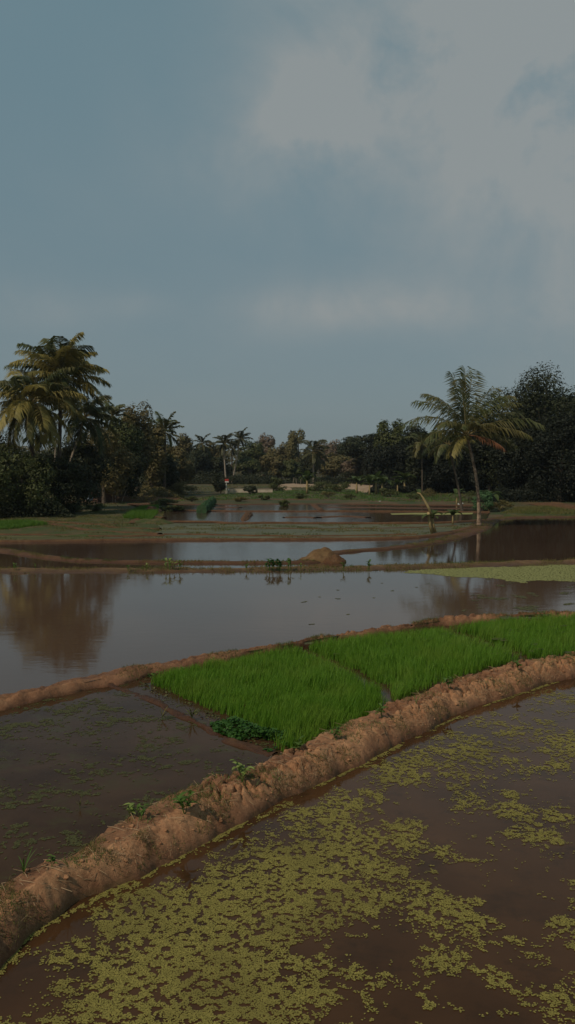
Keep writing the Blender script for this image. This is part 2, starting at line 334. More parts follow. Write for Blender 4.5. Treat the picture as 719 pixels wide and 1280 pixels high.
def bund(name, A, B, zA, zB, top, step, nc, mat, prof=(.0, .22, .7, 1.0), amp=.03, crack=0., edge=.08, seed=0, nsc=3., moss=None, wetw=.1, mossk=0):
    length = np.linalg.norm(np.diff(np.array(A)[:, :2], axis=0), axis=1).sum(); n = max(8, int(length/step))
    A, B = pair(A, B, n)
    T = np.linspace(-.18, 1.18, nc)
    Av = A[:, None, :]; Bv = B[:, None, :]; w = np.linalg.norm((B-A)[:, :2], axis=1)[:, None]
    ea = (fbm(A[:, 0], A[:, 1], 1.6, seed+3)-.5)[:, None]*2*edge; eb = (fbm(B[:, 0], B[:, 1], 1.6, seed+8)-.5)[:, None]*2*edge
    t = T[None, :]*np.ones((n, 1)); tt = t+(ea*(1-t)+eb*t)/np.maximum(w, .05)
    X = Av[..., 0]*(1-tt)+Bv[..., 0]*tt; Y = Av[..., 1]*(1-tt)+Bv[..., 1]*tt
    base = zA*(1-t)+zB*t
    up = np.interp(T, [-.18, prof[0], prof[1]*.6, prof[1]*1.3, prof[2], prof[2]+.1, prof[3], 1.18], [-.6, 0, .8, 1, .96, .78, 0, -.6])[None, :]
    hmax = (top-base); Z = base+np.where(up > 0, hmax*np.sqrt(np.clip(up, 0, 1))*.5+hmax*up*.5, up*.35)
    inn = np.clip(up, 0, 1)
    Z = Z+((fbm(X, Y, nsc, seed, 5)-.5)*2*amp+(fbm(X, Y, nsc*5, seed+30, 3)-.5)*amp*.9)*(inn*.8+.2)
    if crack:
        flat = np.stack([X.ravel(), Y.ravel()], 1); c = np.zeros(len(flat)); hb = np.zeros(len(flat))
        for i, (a, b) in enumerate(flat):
            d, pt = mn.voronoi((a*6.5+mn.noise((a*4, b*4, 0))*.5, b*6.5+mn.noise((a*4, b*4, 5))*.5, 0)); c[i] = d[1]-d[0]; hb[i] = (pt[0][0]*12.9898+pt[0][1]*78.233) % 1.0
        c = c.reshape(X.shape); hb = hb.reshape(X.shape); msk = np.clip((fbm(X, Y, .9, seed+77)-.42)*5+np.clip(X*.5, -.6, 1), 0, 1)*np.clip(inn*1.6-.5, 0, 1)
        Z = Z-np.clip(1-c/.17, 0, 1)**.7*crack*msk+(hb-.5)*.028*msk*np.clip(c/.2, 0, 1)
        rg = fbm(X, Y, 9, seed+90, 4)-.5; Z = Z+rg*.05*(inn > .02)
    v = np.stack([X.ravel(), Y.ravel(), Z.ravel()], 1); i2, j2 = np.meshgrid(np.arange(n-1), np.arange(nc-1), indexing='ij'); q = (i2*nc+j2).ravel()
    o = mesh(name, v, np.stack([q, q+nc, q+nc+1, q+1], 1), mat, smooth=True)
    wl = np.where(t < .5, zA, zB)+0*X
    wet = np.clip(1.25-(Z-wl)/wetw-fbm(X, Y, 2.5, seed+5)*.8, 0, 1)
    o.data.attributes.new('wet', 'FLOAT', 'POINT').data.foreach_set('value', np.clip(wet, 0, 1).ravel().astype(np.float32))
    ms = np.clip((fbm(X, Y, 3.5, seed+15)-.5)*6, 0, 1)*mossk*(1-np.clip(np.abs(Z-wl)/.06, 0, 1)**2)*(t > .5)*.8
    o.data.attributes.new('moss', 'FLOAT', 'POINT').data.foreach_set('value', ms.ravel().astype(np.float32))
    tag(o, kind='structure'); return X, Y, Z, t
def off(c, w):
    c = np.array(c, float); T = np.gradient(c, axis=0); nn = np.stack([-T[:, 1], T[:, 0], 0*T[:, 0]], 1); nn /= np.linalg.norm(nn, axis=1)[:, None]
    w = np.asarray(w, float).reshape(-1, 1) if hasattr(w, '__len__') else w
    return c+nn*w/2, c-nn*w/2
zN, zL, zB, z4, z5, zW, z6, z7 = 0., .15, .25, -.60, -.58, -.55, -.50, -.47
A1 = [(-330, 1200), (-140, 1150), (-60, 1125), (0, 1103), (50, 1078), (90, 1062), (145, 1028), (200, 996), (240, 980), (280, 965), (350, 938), (400, 915), (451, 895), (481, 880), (536, 859), (592, 840), (663, 823), (719, 814), (800, 803), (950, 790), (1300, 770)]
B1 = [(-260, 1420), (-95, 1310), (-25, 1245), (28, 1175), (85, 1140), (125, 1118), (180, 1093), (235, 1066), (272, 1045), (312, 1024), (380, 990), (430, 966), (480, 941), (512, 923), (565, 899), (618, 877), (685, 855), (740, 840), (820, 824), (965, 810), (1310, 790)]
A1g = [P(x, y, zL+.10) for x, y in A1]; B1g = [P(x, y, zN) for x, y in B1]
b1 = bund('clay_bank', A1g, B1g, zL, zN, .255, .019, 70, M['earth'], prof=(0, .08, .62, 1), amp=.045, crack=.09, edge=.13, seed=1, nsc=2.8, mossk=.3, wetw=.25)
A2 = [(-500, 960), (-200, 903), (-80, 880), (0, 866), (65, 855), (150, 835), (200, 827), (265, 816), (360, 802), (410, 792), (485, 782), (560, 771), (630, 766), (719, 763), (850, 757), (1200, 748)]
B2 = [(-500, 1005), (-200, 938), (-80, 908), (0, 889), (75, 872), (150, 856), (205, 843), (265, 830), (360, 814), (410, 804), (485, 793), (560, 782), (630, 776), (719, 773), (850, 767), (1200, 758)]
A2g = [P(x, y, zB+.05) for x, y in A2]; B2g = [P(x, y, zL) for x, y in B2]
b2 = bund('clay_bank', A2g, B2g, zB, zL, .295, .035, 34, M['earth'], prof=(0, .1, .42, 1), amp=.04, crack=.05, edge=.17, seed=4, nsc=2.6, wetw=.34)
C3 = [(140, 857), (160, 864), (182, 873), (202, 883), (223, 893), (240, 901), (253, 908), (270, 920), (290, 929), (318, 937), (340, 944)]
a, b = off([P(x, y, zL) for x, y in C3], [.14, .1, .16, .09, .17, .14, .1, .15, .2, .14, .16])
bund('mud_ridge', a, b, zL, zL, zL+.022, .03, 12, M['earth_far'], prof=(0, .3, .7, 1), amp=.05, edge=.11, seed=9, nsc=3, wetw=.1)
C4 = [(-500, 716), (-150, 716), (0, 715.5), (80, 715.5), (180, 715), (280, 715), (360, 714), (440, 713), (520, 711), (600, 708), (660, 706), (719, 704), (850, 701), (1300, 696)]
C4g = [P(x, y, zB) for x, y in C4]; a, b = off(C4g, .62); a = a+np.array([0, .75, 0])
b4 = bund('earth_bank', a, b, z4, zB, zB+.07, .14, 14, M['earth_mid'], amp=.05, edge=.12, seed=12, nsc=1.4, wetw=.12)
C5 = [(-700, 684), (-300, 682), (-60, 684), (0, 688), (40, 694), (90, 700), (140, 702), (220, 703), (300, 703.5), (370, 703), (395, 701), (415, 692), (450, 688), (485, 685.5), (530, 680), (570, 671), (597, 661), (606, 653), (625, 648), (660, 646.5), (719, 646), (850, 645), (1300, 642)]
C5g = [P(x, y, z5) for x, y in C5]
w5 = [1.]*4+[.5, .45, .4, .4, .4, .5, .7, .6, .55, .6, .7, .9, 1.2, 1.4, 1.3, 1.2, 1.1, 1.1, 1.1]
a, b = off(C5g, [q*1.25 for q in w5])
b5 = bund('earth_bank', a, b, z5, z4, z5+.07, .16, 12, M['earth_far'], amp=.03, edge=.08, seed=17, nsc=1.3, wetw=.12)
def far_bund(pts, z, w, h, seed, zf=None, step=.25, name='earth_bank', mat='earth_far', amp=.03):
    z = z-.97 if z > 0 else z; zf = zf-.97 if zf is not None and zf > 0 else zf; w *= 1.25; h *= 1.25
    a, b = off([P(x, y, z) for x, y in pts], w)
    return bund(name, a, b, z, z-.06 if zf is None else zf, z+h, step, 10, M[mat], amp=amp, edge=.2, seed=seed, nsc=1., wetw=.06)
far_bund([(-700, 676), (-200, 676), (0, 677), (100, 676), (200, 675), (330, 674.5), (420, 674), (500, 672.5), (550, 668), (592, 659)], zW, .5, .07, 21, z5)
far_bund([(205, 668), (260, 668.5), (330, 670), (430, 670), (520, 668)], zW, .35, .05, 22)
far_bund([(-300, 650), (30, 652), (120, 656), (190, 652.5), (260, 652.5), (290, 654), (340, 653.5), (420, 654), (500, 654), (560, 653), (605, 650)], z6, .45, .06, 23, zW)
far_bund([(300, 660), (400, 661), (500, 660), (570, 657)], zW, .3, .03, 26)
far_bund([(150, 638), (215, 638), (260, 638.5), (305, 639), (380, 639), (460, 639), (540, 639.5), (612, 640)], z7, .5, .05, 24, z6)
far_bund([(160, 630), (300, 630.5), (400, 630), (500, 631), (610, 632)], .5, .6, .05, 25, z7)
far_bund([(200, 624), (300, 625), (400, 624.5), (520, 626), (600, 628)], .46, .7, .06, 45, .46)
far_bund([(262, 631), (258, 634), (250, 638)], z7, .5, .05, 46, z7)
far_bund([(392, 630.5), (396, 634), (402, 638)], z7, .5, .05, 47, z7)
far_bund([(270, 634), (300, 634.5)], z7, 1.6, .03, 48, z7)
far_bund([(410, 634), (500, 635), (600, 636)], z7, 1.6, .03, 49, z7)
far_bund([(355, 647), (380, 646.5), (395, 647.5)], z6, .6, .04, 28, z6, amp=.02)
far_bund([(398, 647), (430, 645.5), (460, 647)], z6, .8, .05, 29, z6, amp=.02)
far_bund([(25, 652), (70, 656), (110, 662.5), (160, 666), (200, 667.5)], .47, .5, .05, 51, .44)
far_bund([(0, 668), (60, 668.5), (150, 670), (205, 669)], .45, .35, .04, 52, .42)
far_bund([(60, 652), (110, 655), (150, 660), (200, 661)], .47, .35, .04, 53, .44)
far_bund([(165, 655), (172, 650), (190, 647), (205, 648)], .47, .5, .08, 54, .44)
# ponds
def fr(pts, z): return [(p[0], p[1], z) for p in pts]
mid = lambda a, b: [(np.array(p)+np.array(q))/2 for p, q in zip(resample(a, 40), resample(b, 40))]
m1 = mid(A1g, B1g); m2 = mid(A2g, B2g)
sheet('pond_water', [(-14, -6, 0), (40, -6, 0), (40, 30, 0), (-14, 14, 0)], M['w_near'])
sheet('pond_water', fr(m1, zL)+fr(m2[::-1], zL), M['w_left'])
sheet('pond_water', fr(m2, zB)+fr(resample(C4g, 30)[::-1], zB), M['w_big'])
sheet('pond_water', fr(resample(C4g, 30), z4)+fr([P(x, y, z4) for x, y in C5[::-1]], z4), M['w_mid'])
back6 = [(-700, 675), (0, 676), (200, 675), (330, 674.5), (500, 672.5), (550, 668), (590, 659.5)]
sheet('pond_water', fr([P(x, y, z5) for x, y in C5[:17]], z5)+fr([P(x, y, z5) for x, y in back6[::-1]], z5), M['w_far'])
sheet('wet_field', fr([P(x, y, zW) for x, y in back6], zW)+fr([P(x, y, zW) for x, y in [(605, 651.5), (500, 653), (340, 652.5), (190, 652), (-700, 652)]], zW), M['wetfield'])
sheet('pond_water', fr([P(x, y, z6) for x, y in [(190, 653), (340, 653.5), (500, 654), (607, 650), (612, 640), (460, 639), (200, 638)]], z6), M['w_far'])
sheet('pond_water', fr([P(x, y, z7) for x, y in [(195, 638.5), (305, 639), (460, 639), (612, 640), (606, 632), (400, 630), (160, 630)]], z7), M['w_far'])
alg = sheet('pond_algae', [P(x, y, z6+.006) for x, y in [(488, 641.8), (520, 641), (560, 641.2), (592, 640.8), (590, 642.8), (548, 643.6), (515, 643), (490, 643.4)]], M['algae'], kind='stuff'); tag(alg, 'pale green film of weed lying across the far pond behind the broken banana', 'algae')
# ------------------------------------------------------------------ field patches (gentle heightfields with earthen skin)
def patch(name, pts, z, m, amp=.05, step=.4, seed=0, fall=.6):
    z -= .97; step *= 1.25; poly = [P(x, y, z)[:2] for x, y in pts]; a = np.array(poly); x0, y0 = a.min(0)-step; x1, y1 = a.max(0)+step
    gx = np.arange(x0, x1, step); gy = np.arange(y0, y1, step); X, Y = np.meshgrid(gx, gy)
    ins = inpoly(X, Y, poly); d = polydist(X, Y, poly); Z = z+np.where(ins, (fbm(X, Y, .6, seed)-.4)*amp*2-.12*np.clip(1-d/fall, 0, 1)+.05, -.25-0*X)
    n = len(gx); keep = ins | (d < step*1.5); idx = np.full(X.size, -1); fl = keep.ravel(); idx[fl] = np.arange(fl.sum())
    v = np.stack([X.ravel(), Y.ravel(), Z.ravel()], 1)[fl]; i2, j2 = np.meshgrid(np.arange(len(gy)-1), np.arange(n-1), indexing='ij'); q = (i2*n+j2).ravel()
    f = np.stack([q, q+1, q+n+1, q+n], 1); f = idx[f]; f = f[(f >= 0).all(1)]
    return tag(mesh(name, v, f, m, smooth=True), kind='structure')
patch('stubble_field', [(-500, 640), (-100, 645), (0, 650), (100, 640), (160, 636), (215, 632), (208, 648), (205, 655), (200, 664), (190, 670), (80, 671), (0, 668), (-500, 668)], .43, M['stubble'], .08, .3, 31)
patch('field', [(628, 644), (648, 634), (690, 631), (760, 634), (900, 634), (900, 643), (690, 643.5)], .50, M['stubble'], .06, .3, 33)
patch('sand_bank', [(345, 606), (360, 604.5), (400, 605.5), (440, 607), (475, 610), (474, 612.5), (430, 610.5), (400, 608.5), (350, 608.5)], .5, M['sand'], .12, .8, 35)
patch('sand_bank', [(352, 610), (366, 609.5), (366, 612.5), (352, 612.5)], .5, M['sand'], .12, .6, 36)
patch('sand_bank', [(440, 612), (455, 611), (472, 614), (466, 617), (448, 614)], .5, M['sand'], .12, .6, 37)
patch('sand_bank', [(425, 605), (445, 605), (478, 608), (470, 610), (440, 607.5)], .7, M['sand'], .12, .6, 38)
# ------------------------------------------------------------------ ribbons of grass and leaves (numpy)
def blades(base, hgt, wid, lean, seg=2, curve=.5, seed=0):
    """base (n,3); arrays hgt, wid; lean (n,2) horizontal tip offset per height. returns v,f(quads)"""
    n = len(base); rs = np.random.RandomState(seed); an = rs.rand(n)*math.pi*2; side = np.stack([np.cos(an), np.sin(an), 0*an], 1)
    V = []
    for k in range(seg+1):
        t = k/seg; c = base+np.stack([lean[:, 0]*hgt*t**1.8, lean[:, 1]*hgt*t**1.8, hgt*(t-curve*.25*t*t)], 1)
        ww = wid*(1-t**1.5*.92)/2; V += [c-side*ww[:, None], c+side*ww[:, None]]
    V = np.stack(V, 1).reshape(-1, 3); F_ = []
    b = np.arange(n)*2*(seg+1)
    for k in range(seg): F_.append(np.stack([b+2*k, b+2*k+1, b+2*k+3, b+2*k+2], 1))
    return V, np.concatenate(F_)
def leaf_quads(c, nrm, size, aspect=.5, seed=0):
    """diamond leaves at c facing nrm"""
    n = len(c); rs = np.random.RandomState(seed); r = rs.randn(n, 3); a = np.cross(nrm, r); a /= np.linalg.norm(a, axis=1)[:, None]+1e-9; b = np.cross(nrm, a); b /= np.linalg.norm(b, axis=1)[:, None]+1e-9
    s = np.asarray(size).reshape(-1, 1)*np.ones((n, 1)); nn = nrm/(np.linalg.norm(nrm, axis=1)[:, None]+1e-9)
    V = np.stack([c-a*s*.5, c-b*s*aspect*.5+nn*s*.06, c+a*s*.5-nn*s*.1, c+b*s*aspect*.5+nn*s*.06], 1).reshape(-1, 3)
    return V, np.arange(n*4).reshape(n, 4)
# rice seedling beds
def rice_bed(pts, label, seed, dens=620):
    poly = [P(x, y, zL)[:2] for x, y in pts]; a = np.array(poly); x0, y0 = a.min(0); x1, y1 = a.max(0); rs = np.random.RandomState(seed)
    n = int((x1-x0)*(y1-y0)*dens); x = x0+rs.rand(n)*(x1-x0); y = y0+rs.rand(n)*(y1-y0)
    d = polydist(x, y, poly); jit = (fbm(x, y, 2.5, seed)-.5)*.4+(rs.rand(n)-.6)*.12
    k = inpoly(x, y, poly) & (d+jit > .0); x, y, d = x[k], y[k], d[k]; n = len(x)
    k = 4; X = np.repeat(x, k)+rs.randn(n*k)*.012; Y = np.repeat(y, k)+rs.randn(n*k)*.012; D = np.repeat(d, k)
    hh = (.165+.15*fbm(X, Y, .8, seed+1)+.16*(fbm(X, Y, 3, seed+2)-.5))*(.75+.5*rs.rand(n*k))*np.clip(.7+D*1.5, .7, 1)
    ln = np.stack([.10+.35*(fbm(X, Y, .5, seed+4)-.5)+rs.randn(n*k)*.13, .05+.3*(fbm(X, Y, .5, seed+6)-.5)+rs.randn(n*k)*.13], 1)
    v, f = blades(np.stack([X, Y, np.full(n*k, zL-.02)], 1), hh, np.full(n*k, .0085)*(.7+.6*rs.rand(n*k)), ln, 2, .5, seed)
    o = mesh('rice_seedlings', v, f, M['rice']); return tag(o, label, 'rice', kind='stuff')
rice_bed([(188, 855), (203, 847), (260, 833), (330, 821), (372, 815), (399, 829), (438, 848), (477, 868), (484, 885), (455, 902), (400, 925), (360, 942), (348, 940), (335, 922), (300, 903), (262, 888), (226, 872)], 'largest bed of bright green rice seedlings, between the shallow corner water and the first gap', 41)
rice_bed([(380, 812), (440, 805), (500, 797), (550, 790), (584, 803), (638, 823), (648, 827), (595, 842), (540, 861), (492, 879), (487, 862), (444, 840), (407, 824)], 'middle bed of rice seedlings between two narrow gaps beside the cracked clay bank', 42, 560)
rice_bed([(557, 789), (620, 780), (719, 776), (900, 769), (1000, 766), (1000, 788), (800, 806), (719, 818), (662, 824), (628, 811), (592, 797)], 'bed of rice seedlings farthest to the right, beyond the second gap', 43, 420)
# submerged low weeds in front of the bed and clover at its near corner
def leafmound(name, poly_px, z, hmax, n, size, m, label, cat, seed, aspect=.8):
    poly = [P(x, y, z)[:2] for x, y in poly_px]; a = np.array(poly); x0, y0 = a.min(0); x1, y1 = a.max(0); rs = np.random.RandomState(seed)
    x = x0+rs.rand(n)*(x1-x0); y = y0+rs.rand(n)*(y1-y0); k = inpoly(x, y, poly) & (fbm(x, y, 3, seed) > .42); x, y = x[k], y[k]; d = polydist(x, y, poly)
    c = np.stack([x, y, z+.01+rs.rand(len(x))*hmax*np.clip(d*4, .15, 1)], 1); nr = np.stack([rs.randn(len(x))*.45, rs.randn(len(x))*.45, np.ones(len(x))], 1)
    v, f = leaf_quads(c, nr, size*(.6+.8*rs.rand(len(x))), aspect, seed); return tag(mesh(name, v, f, M[m]), label, cat, kind='stuff')
leafmound('clover', [(262, 905), (300, 900), (340, 915), (385, 922), (350, 944), (322, 938), (296, 926), (268, 916)], zL, .14, 5200, .05, 'weeddark', 'round leaved dark green weeds crowding the near corner of the seedling bed', 'weeds', 51)
leafmound('water_weed', [(165, 848), (200, 850), (240, 880), (300, 910), (330, 935), (300, 926), (270, 908), (235, 888), (190, 868)], zL, .03, 2600, .035, 'subweed', 'thin film of green weed in the shallow channel beside the seedlings', 'weeds', 52)
leafmound('water_weed', [(168, 846), (205, 838), (260, 828), (330, 818), (400, 806), (400, 812), (330, 824), (262, 834), (208, 850)], zL, .08, 4200, .04, 'weed', 'green weeds along the foot of the bank behind the seedlings', 'weeds', 53)
# ------------------------------------------------------------------ duckweed
def flakes(name, dens, x0, x1, y0, y1, cell, m, label, cat, z, seed, clear=None):
    gx = np.arange(x0, x1, cell); gy = np.arange(y0, y1, cell); X, Y = np.meshgrid(gx, gy); X = X.ravel(); Y = Y.ravel(); rs = np.random.RandomState(seed)
    X = X+rs.rand(len(X))*cell; Y = Y+rs.rand(len(Y))*cell
    k = dens(X, Y); X, Y = X[k], Y[k]; n = len(X)
    ang = rs.rand(n, 1)*6.28+np.arange(5)[None, :]*2*math.pi/5; r = cell*(.42+.45*rs.rand(n, 5)); zz = np.full((n, 5), z)+rs.rand(n, 1)*.0015
    el_ = 1+.5*rs.rand(n, 1); th = rs.rand(n, 1)*6.28; lx = r*np.cos(ang)*el_; ly = r*np.sin(ang)
    v = np.stack([X[:, None]+lx*np.cos(th)-ly*np.sin(th), Y[:, None]+lx*np.sin(th)+ly*np.cos(th), zz+rs.rand(n, 5)*.0015], 2).reshape(-1, 3)
    return tag(mesh(name, v, np.arange(n*5).reshape(n, 5), m), label, cat, kind='stuff')
DP = [P(x, y, 0)[:2] for x, y in [(-60, 1330), (22, 1255), (22, 1215), (55, 1175), (120, 1140), (200, 1102), (285, 1060), (345, 1028), (410, 1000), (450, 975), (500, 948), (540, 930), (545, 950), (500, 985), (480, 1010), (520, 1060), (505, 1090), (490, 1110), (545, 1120), (590, 1130), (600, 1165), (560, 1180), (500, 1150), (450, 1160), (420, 1185), (380, 1190), (400, 1215), (370, 1250), (330, 1340)]]
def blobs_px(L_): return [(P(x, y, 0)[0], P(x, y, 0)[1], r, s) for x, y, r, s in L_]
BL = blobs_px([(600, 940, .9, .75), (560, 965, .7, .6), (700, 930, .7, .6), (640, 1015, .3, .6), (665, 1040, .35, .7), (645, 990, .3, .5), (700, 1020, .35, .6), (688, 1067, .16, .8), (697, 1052, .12, .9), (640, 1038, .14, .8), (585, 1005, .3, .45), (600, 1050, .2, .5), (560, 1070, .25, .5), (560, 1200, .3, .6), (450, 1215, .25, .55), (625, 1225, .18, .75), (700, 1155, .13, .9), (700, 1250, .3, .7), (660, 1240, .15, .6), (540, 1255, .12, .6), (612, 1155, .12, .8), (620, 905, 1.0, .55), (700, 880, 1.2, .5), (560, 915, .6, .5), (480, 1000, .3, .7), (5, 1250, .12, .9), (40, 1190, .14, .8), (20, 1150, .10, .7), (719, 1105, .15, .6), (705, 960, .5, .6), (640, 960, .4, .5), (520, 1030, .25, .5)])
def dens_near(X, Y):
    ins = inpoly(X, Y, DP); d = polydist(X, Y, DP)*np.where(ins, 1, -1)
    s = np.clip(.35+d*.65, -2, .80)
    for bx, by, r, st in BL: s = np.maximum(s, st*.74*np.exp(-((X-bx)**2+(Y-by)**2)/(r*r))+.02)
    s = np.maximum(s, .16); eb = polydist_open(X, Y, B1g); s = np.maximum(s, np.exp(-(eb/.07)**2)*np.clip((fbm(X, Y, 1.7, 66, 3)-.38)*6, 0, .85)); s = np.where((eb > .1) & (eb < .22), s-.12, s)
    f = .40*fbm(X, Y, 1.6, 61, 3)+.32*fbm(X, Y, 7., 64, 3)+.28*fbm(X, Y, 20., 67, 3)
    e = polydist(X, Y, [tuple(p[:2]) for p in B1g]+[(40, 40), (-20, 40)])
    right = np.clip((1.05-s), 0, 2)
    jr = (np.random.RandomState(5).rand(len(X))-.5)*.13; return (f+.02+jr > right*.60+.135) & (inpoly(X, Y, [tuple(p[:2]) for p in B1g]+[(60, -5), (-20, -5)])) & (fbm(X, Y, 26, 69, 3) > .45-.05*np.clip(s, 0, 1))
flakes('duckweed', dens_near, -3.6, 6.5, 4.2, 14, .0098, M['duck'], 'yellow green duckweed mats drifting on the brown near pond', 'duckweed', .004, 71)
AP = [P(x, y, zB)[:2] for x, y in [(490, 716), (530, 712), (600, 710), (660, 708), (719, 706), (900, 703), (1100, 700), (1100, 722), (900, 728), (760, 728), (719, 728), (690, 726), (650, 727), (600, 722), (545, 719)]]
def dens_al(X, Y):
    ins = inpoly(X, Y, AP); d = polydist(X, Y, AP)*np.where(ins, 1, -1); return d+(fbm(X, Y, 1.2, 80)-.5)*1.2 > 0.0
flakes('pond_algae', dens_al, 2, 19, 19, 32, .05, M['algae'], 'pale green carpet of weed on the far right corner of the large pond', 'algae', zB+.004, 72)
LPt = [tuple(p[:2]) for p in m1]+[tuple(p[:2]) for p in m2[::-1]]
WB = [(P(x, y, zL)[0], P(x, y, zL)[1], r, s) for x, y, r, s in [(100, 885, .5, 1), (150, 905, .5, .8), (60, 910, .6, .6), (18, 995, .35, 1), (110, 960, .4, .6), (180, 950, .4, .7), (190, 1005, .3, .8), (60, 1040, .4, .7), (10, 910, .5, .7), (150, 930, .5, .6), (35, 880, .4, .7), (130, 1005, .2, .6), (90, 990, .3, .5), (215, 905, .3, .6)]]
def dens_left(X, Y):
    s = np.full(X.shape, .10)
    for bx, by, r, st in WB: s = np.maximum(s, st*.6*np.exp(-((X-bx)**2/(r*r*2)+(Y-by)**2/(r*r))))
    return inpoly(X, Y, LPt) & (fbm(X, Y, 5, 90, 4)*.5+fbm(X, Y, 19, 97, 3)*.5+s*.34+(np.random.RandomState(3).rand(len(X))-.5)*.10 > .70) & (X < 1.2)
flakes('pond_weed', dens_left, -6, 2, 7, 14, .013, M['subweed'], 'patches of dark green weed scattered on the murky corner pond', 'pond weed', zL+.003, 73)
def dens_big(X, Y):
    px = X/Y*F+359; return (fbm(X, Y, 2.2, 95, 4) > .78-.10*np.clip((px-560)/100, 0, 1)) & (Y > 15)
flakes('pond_weed', dens_big, 0, 14, 15, 25, .06, M['subweed'], 'small dark scraps of weed floating in the large pond near the palm reflection', 'pond weed', zB+.003, 74)
# ------------------------------------------------------------------ straw, clods and small weeds on the near bank
bx_, by_, bz_, bt_ = [q.ravel() for q in b1]
def onbank(x, y, B=b1):
    X, Y, Z, t = B; i = np.argmin((X-x)**2+(Y-y)**2); return float(Z.ravel()[i])
sel = RS.choice(np.where((bt_ > .02) & (bt_ < .9))[0], 900); mb = MB()
for i in sel:
    c = np.array([bx_[i], by_[i], bz_[i]+.006]); a = RS.rand()*6.28; l = .03+.10*RS.rand()**2; u = np.array([math.cos(a), math.sin(a), RS.randn()*.15])
    mb.tube([c-u*l, c+np.array([0, 0, .008]), c+u*l], [.0022, .003, .0015], 4)
tag(mb.build('dry_straw', M['straw']), 'scraps of dry straw strewn over the near clay bank', 'straw', kind='stuff')
v0, f0 = None, None
import bmesh
def clod_mesh(r, seed):
    bm = bmesh.new(); bmesh.ops.create_icosphere(bm, subdivisions=2, radius=r)
    for vv in bm.verts: vv.co *= 1+.55*mn.noise(vv.co/r*1.3+Vector((seed, 0, 0))); vv.co.z *= .6
    V = np.array([list(vv.co) for vv in bm.verts]); Fc = [[q.index for q in f.verts] for f in bm.faces]; bm.free(); return V, Fc
mb = MB(); sel = RS.choice(np.where((bt_ > .0) & (bt_ < .97))[0], 700)
base_c = [clod_mesh(1, k*7.3) for k in range(5)]
for i in sel:
    V, Fc = base_c[RS.randint(5)]; r = .006+.026*RS.rand()**4; a = RS.rand()*6.28; ca, sa = math.cos(a), math.sin(a)
    Vr = np.stack([V[:, 0]*ca-V[:, 1]*sa, V[:, 0]*sa+V[:, 1]*ca, V[:, 2]], 1)*r+np.array([bx_[i], by_[i], bz_[i]+r*.2]); mb.add(Vr, Fc)
tag(mb.build('earth_clods', M['earth'], smooth=True), 'crumbled clods of dry clay lying along the near bank', 'clods', kind='stuff')
# fine moss/grass fringe on near bank
sel = RS.choice(np.where((bt_ > .05) & (bt_ < .98))[0], 60000); sx_, sy_, sz_ = bx_[sel], by_[sel], bz_[sel]
k = fbm(sx_, sy_, 2.6, 101) > .565; sx_, sy_, sz_ = sx_[k], sy_[k], sz_[k]; n = len(sx_)
v, f = blades(np.stack([sx_, sy_, sz_-.004], 1), .018+.045*RS.rand(n)**2, np.full(n, .006), RS.randn(n, 2)*.6, 2, .5, 7)
tag(mesh('grass', v, f, M['grass']), 'short sparse grass growing in tufts on the near clay bank', 'grass', kind='stuff')
def broad_leaf(mb, p, az_, el_, ln, wd, droop=.8, seg=5, fold=.25, w0=.15):
    """one leaf blade as a folded ribbon"""
    p = np.array(p, float); V = []; e = el_
    for k in range(seg+1):
        t = k/seg; w_ = wd*(w0+(1-w0)*math.sin(math.pi*min(1, t*.92+.08))**.8) if t < 1 else .02*wd
        s_ = np.array([-math.sin(az_), math.cos(az_), 0]); up_ = np.array([-math.cos(az_)*math.sin(e), -math.sin(az_)*math.sin(e), math.cos(e)])
        V += [p-s_*w_/2+up_*w_*fold, p.copy(), p+s_*w_/2+up_*w_*fold]
        dd = np.array([math.cos(az_)*math.cos(e), math.sin(az_)*math.cos(e), math.sin(e)]); p = p+dd*ln/seg; e -= droop/seg
    Fc = []
    for k in range(seg):
        b = 3*k; Fc += [[b, b+1, b+4, b+3], [b+1, b+2, b+5, b+4]]
    mb.add(V, Fc)
def sprout(name, loc, size, n, label, kind='herb', m='weed', group=None, seed=0):
    rs = random.Random(seed); root = empty(name, loc); st = MB(); lf = MB()
    if kind == 'herb':
        for k in range(3):
            a = rs.random()*6.28; tip = np.array([math.cos(a)*size*.25, math.sin(a)*size*.25, size*(.5+.4*rs.random())])
            st.tube([(0, 0, -.02), tip*.5, tip], [size*.02, size*.016, size*.01], 5)
            for j in range(n): broad_leaf(lf, tip*(.35+.65*(j+1)/n), rs.random()*6.28, .2+.7*rs.random(), size*(.35+.25*rs.random()), size*.2, 1.0, 4)
    elif kind == 'blade':
        st.tube([(0, 0, -.02), (0, 0, size*.12)], [size*.03, size*.02], 5)
        for j in range(n): broad_leaf(lf, (0, 0, 0), rs.random()*6.28, .9+.5*rs.random(), size*(.6+.5*rs.random()), size*.05, .9*rs.random()+.3, 5)
    elif kind == 'shoot':
        for j in range(n):
            x = rs.gauss(0, size*.12); y = rs.gauss(0, size*.12); st.tube([(x, y, -.02), (x, y, size*.55)], [size*.03, size*.02], 5)
            for q in range(4): broad_leaf(lf, (x, y, size*(.3+.15*q)), rs.random()*6.28, .5+.5*rs.random(), size*(.35+.15*rs.random()), size*.22, .9, 4)
    st.build('stem', M['weed'], root); lf.build('leaves', M[m], root); return tag(root, label, 'plant', group)
GS = 'weeds sprouting on the near clay bank'
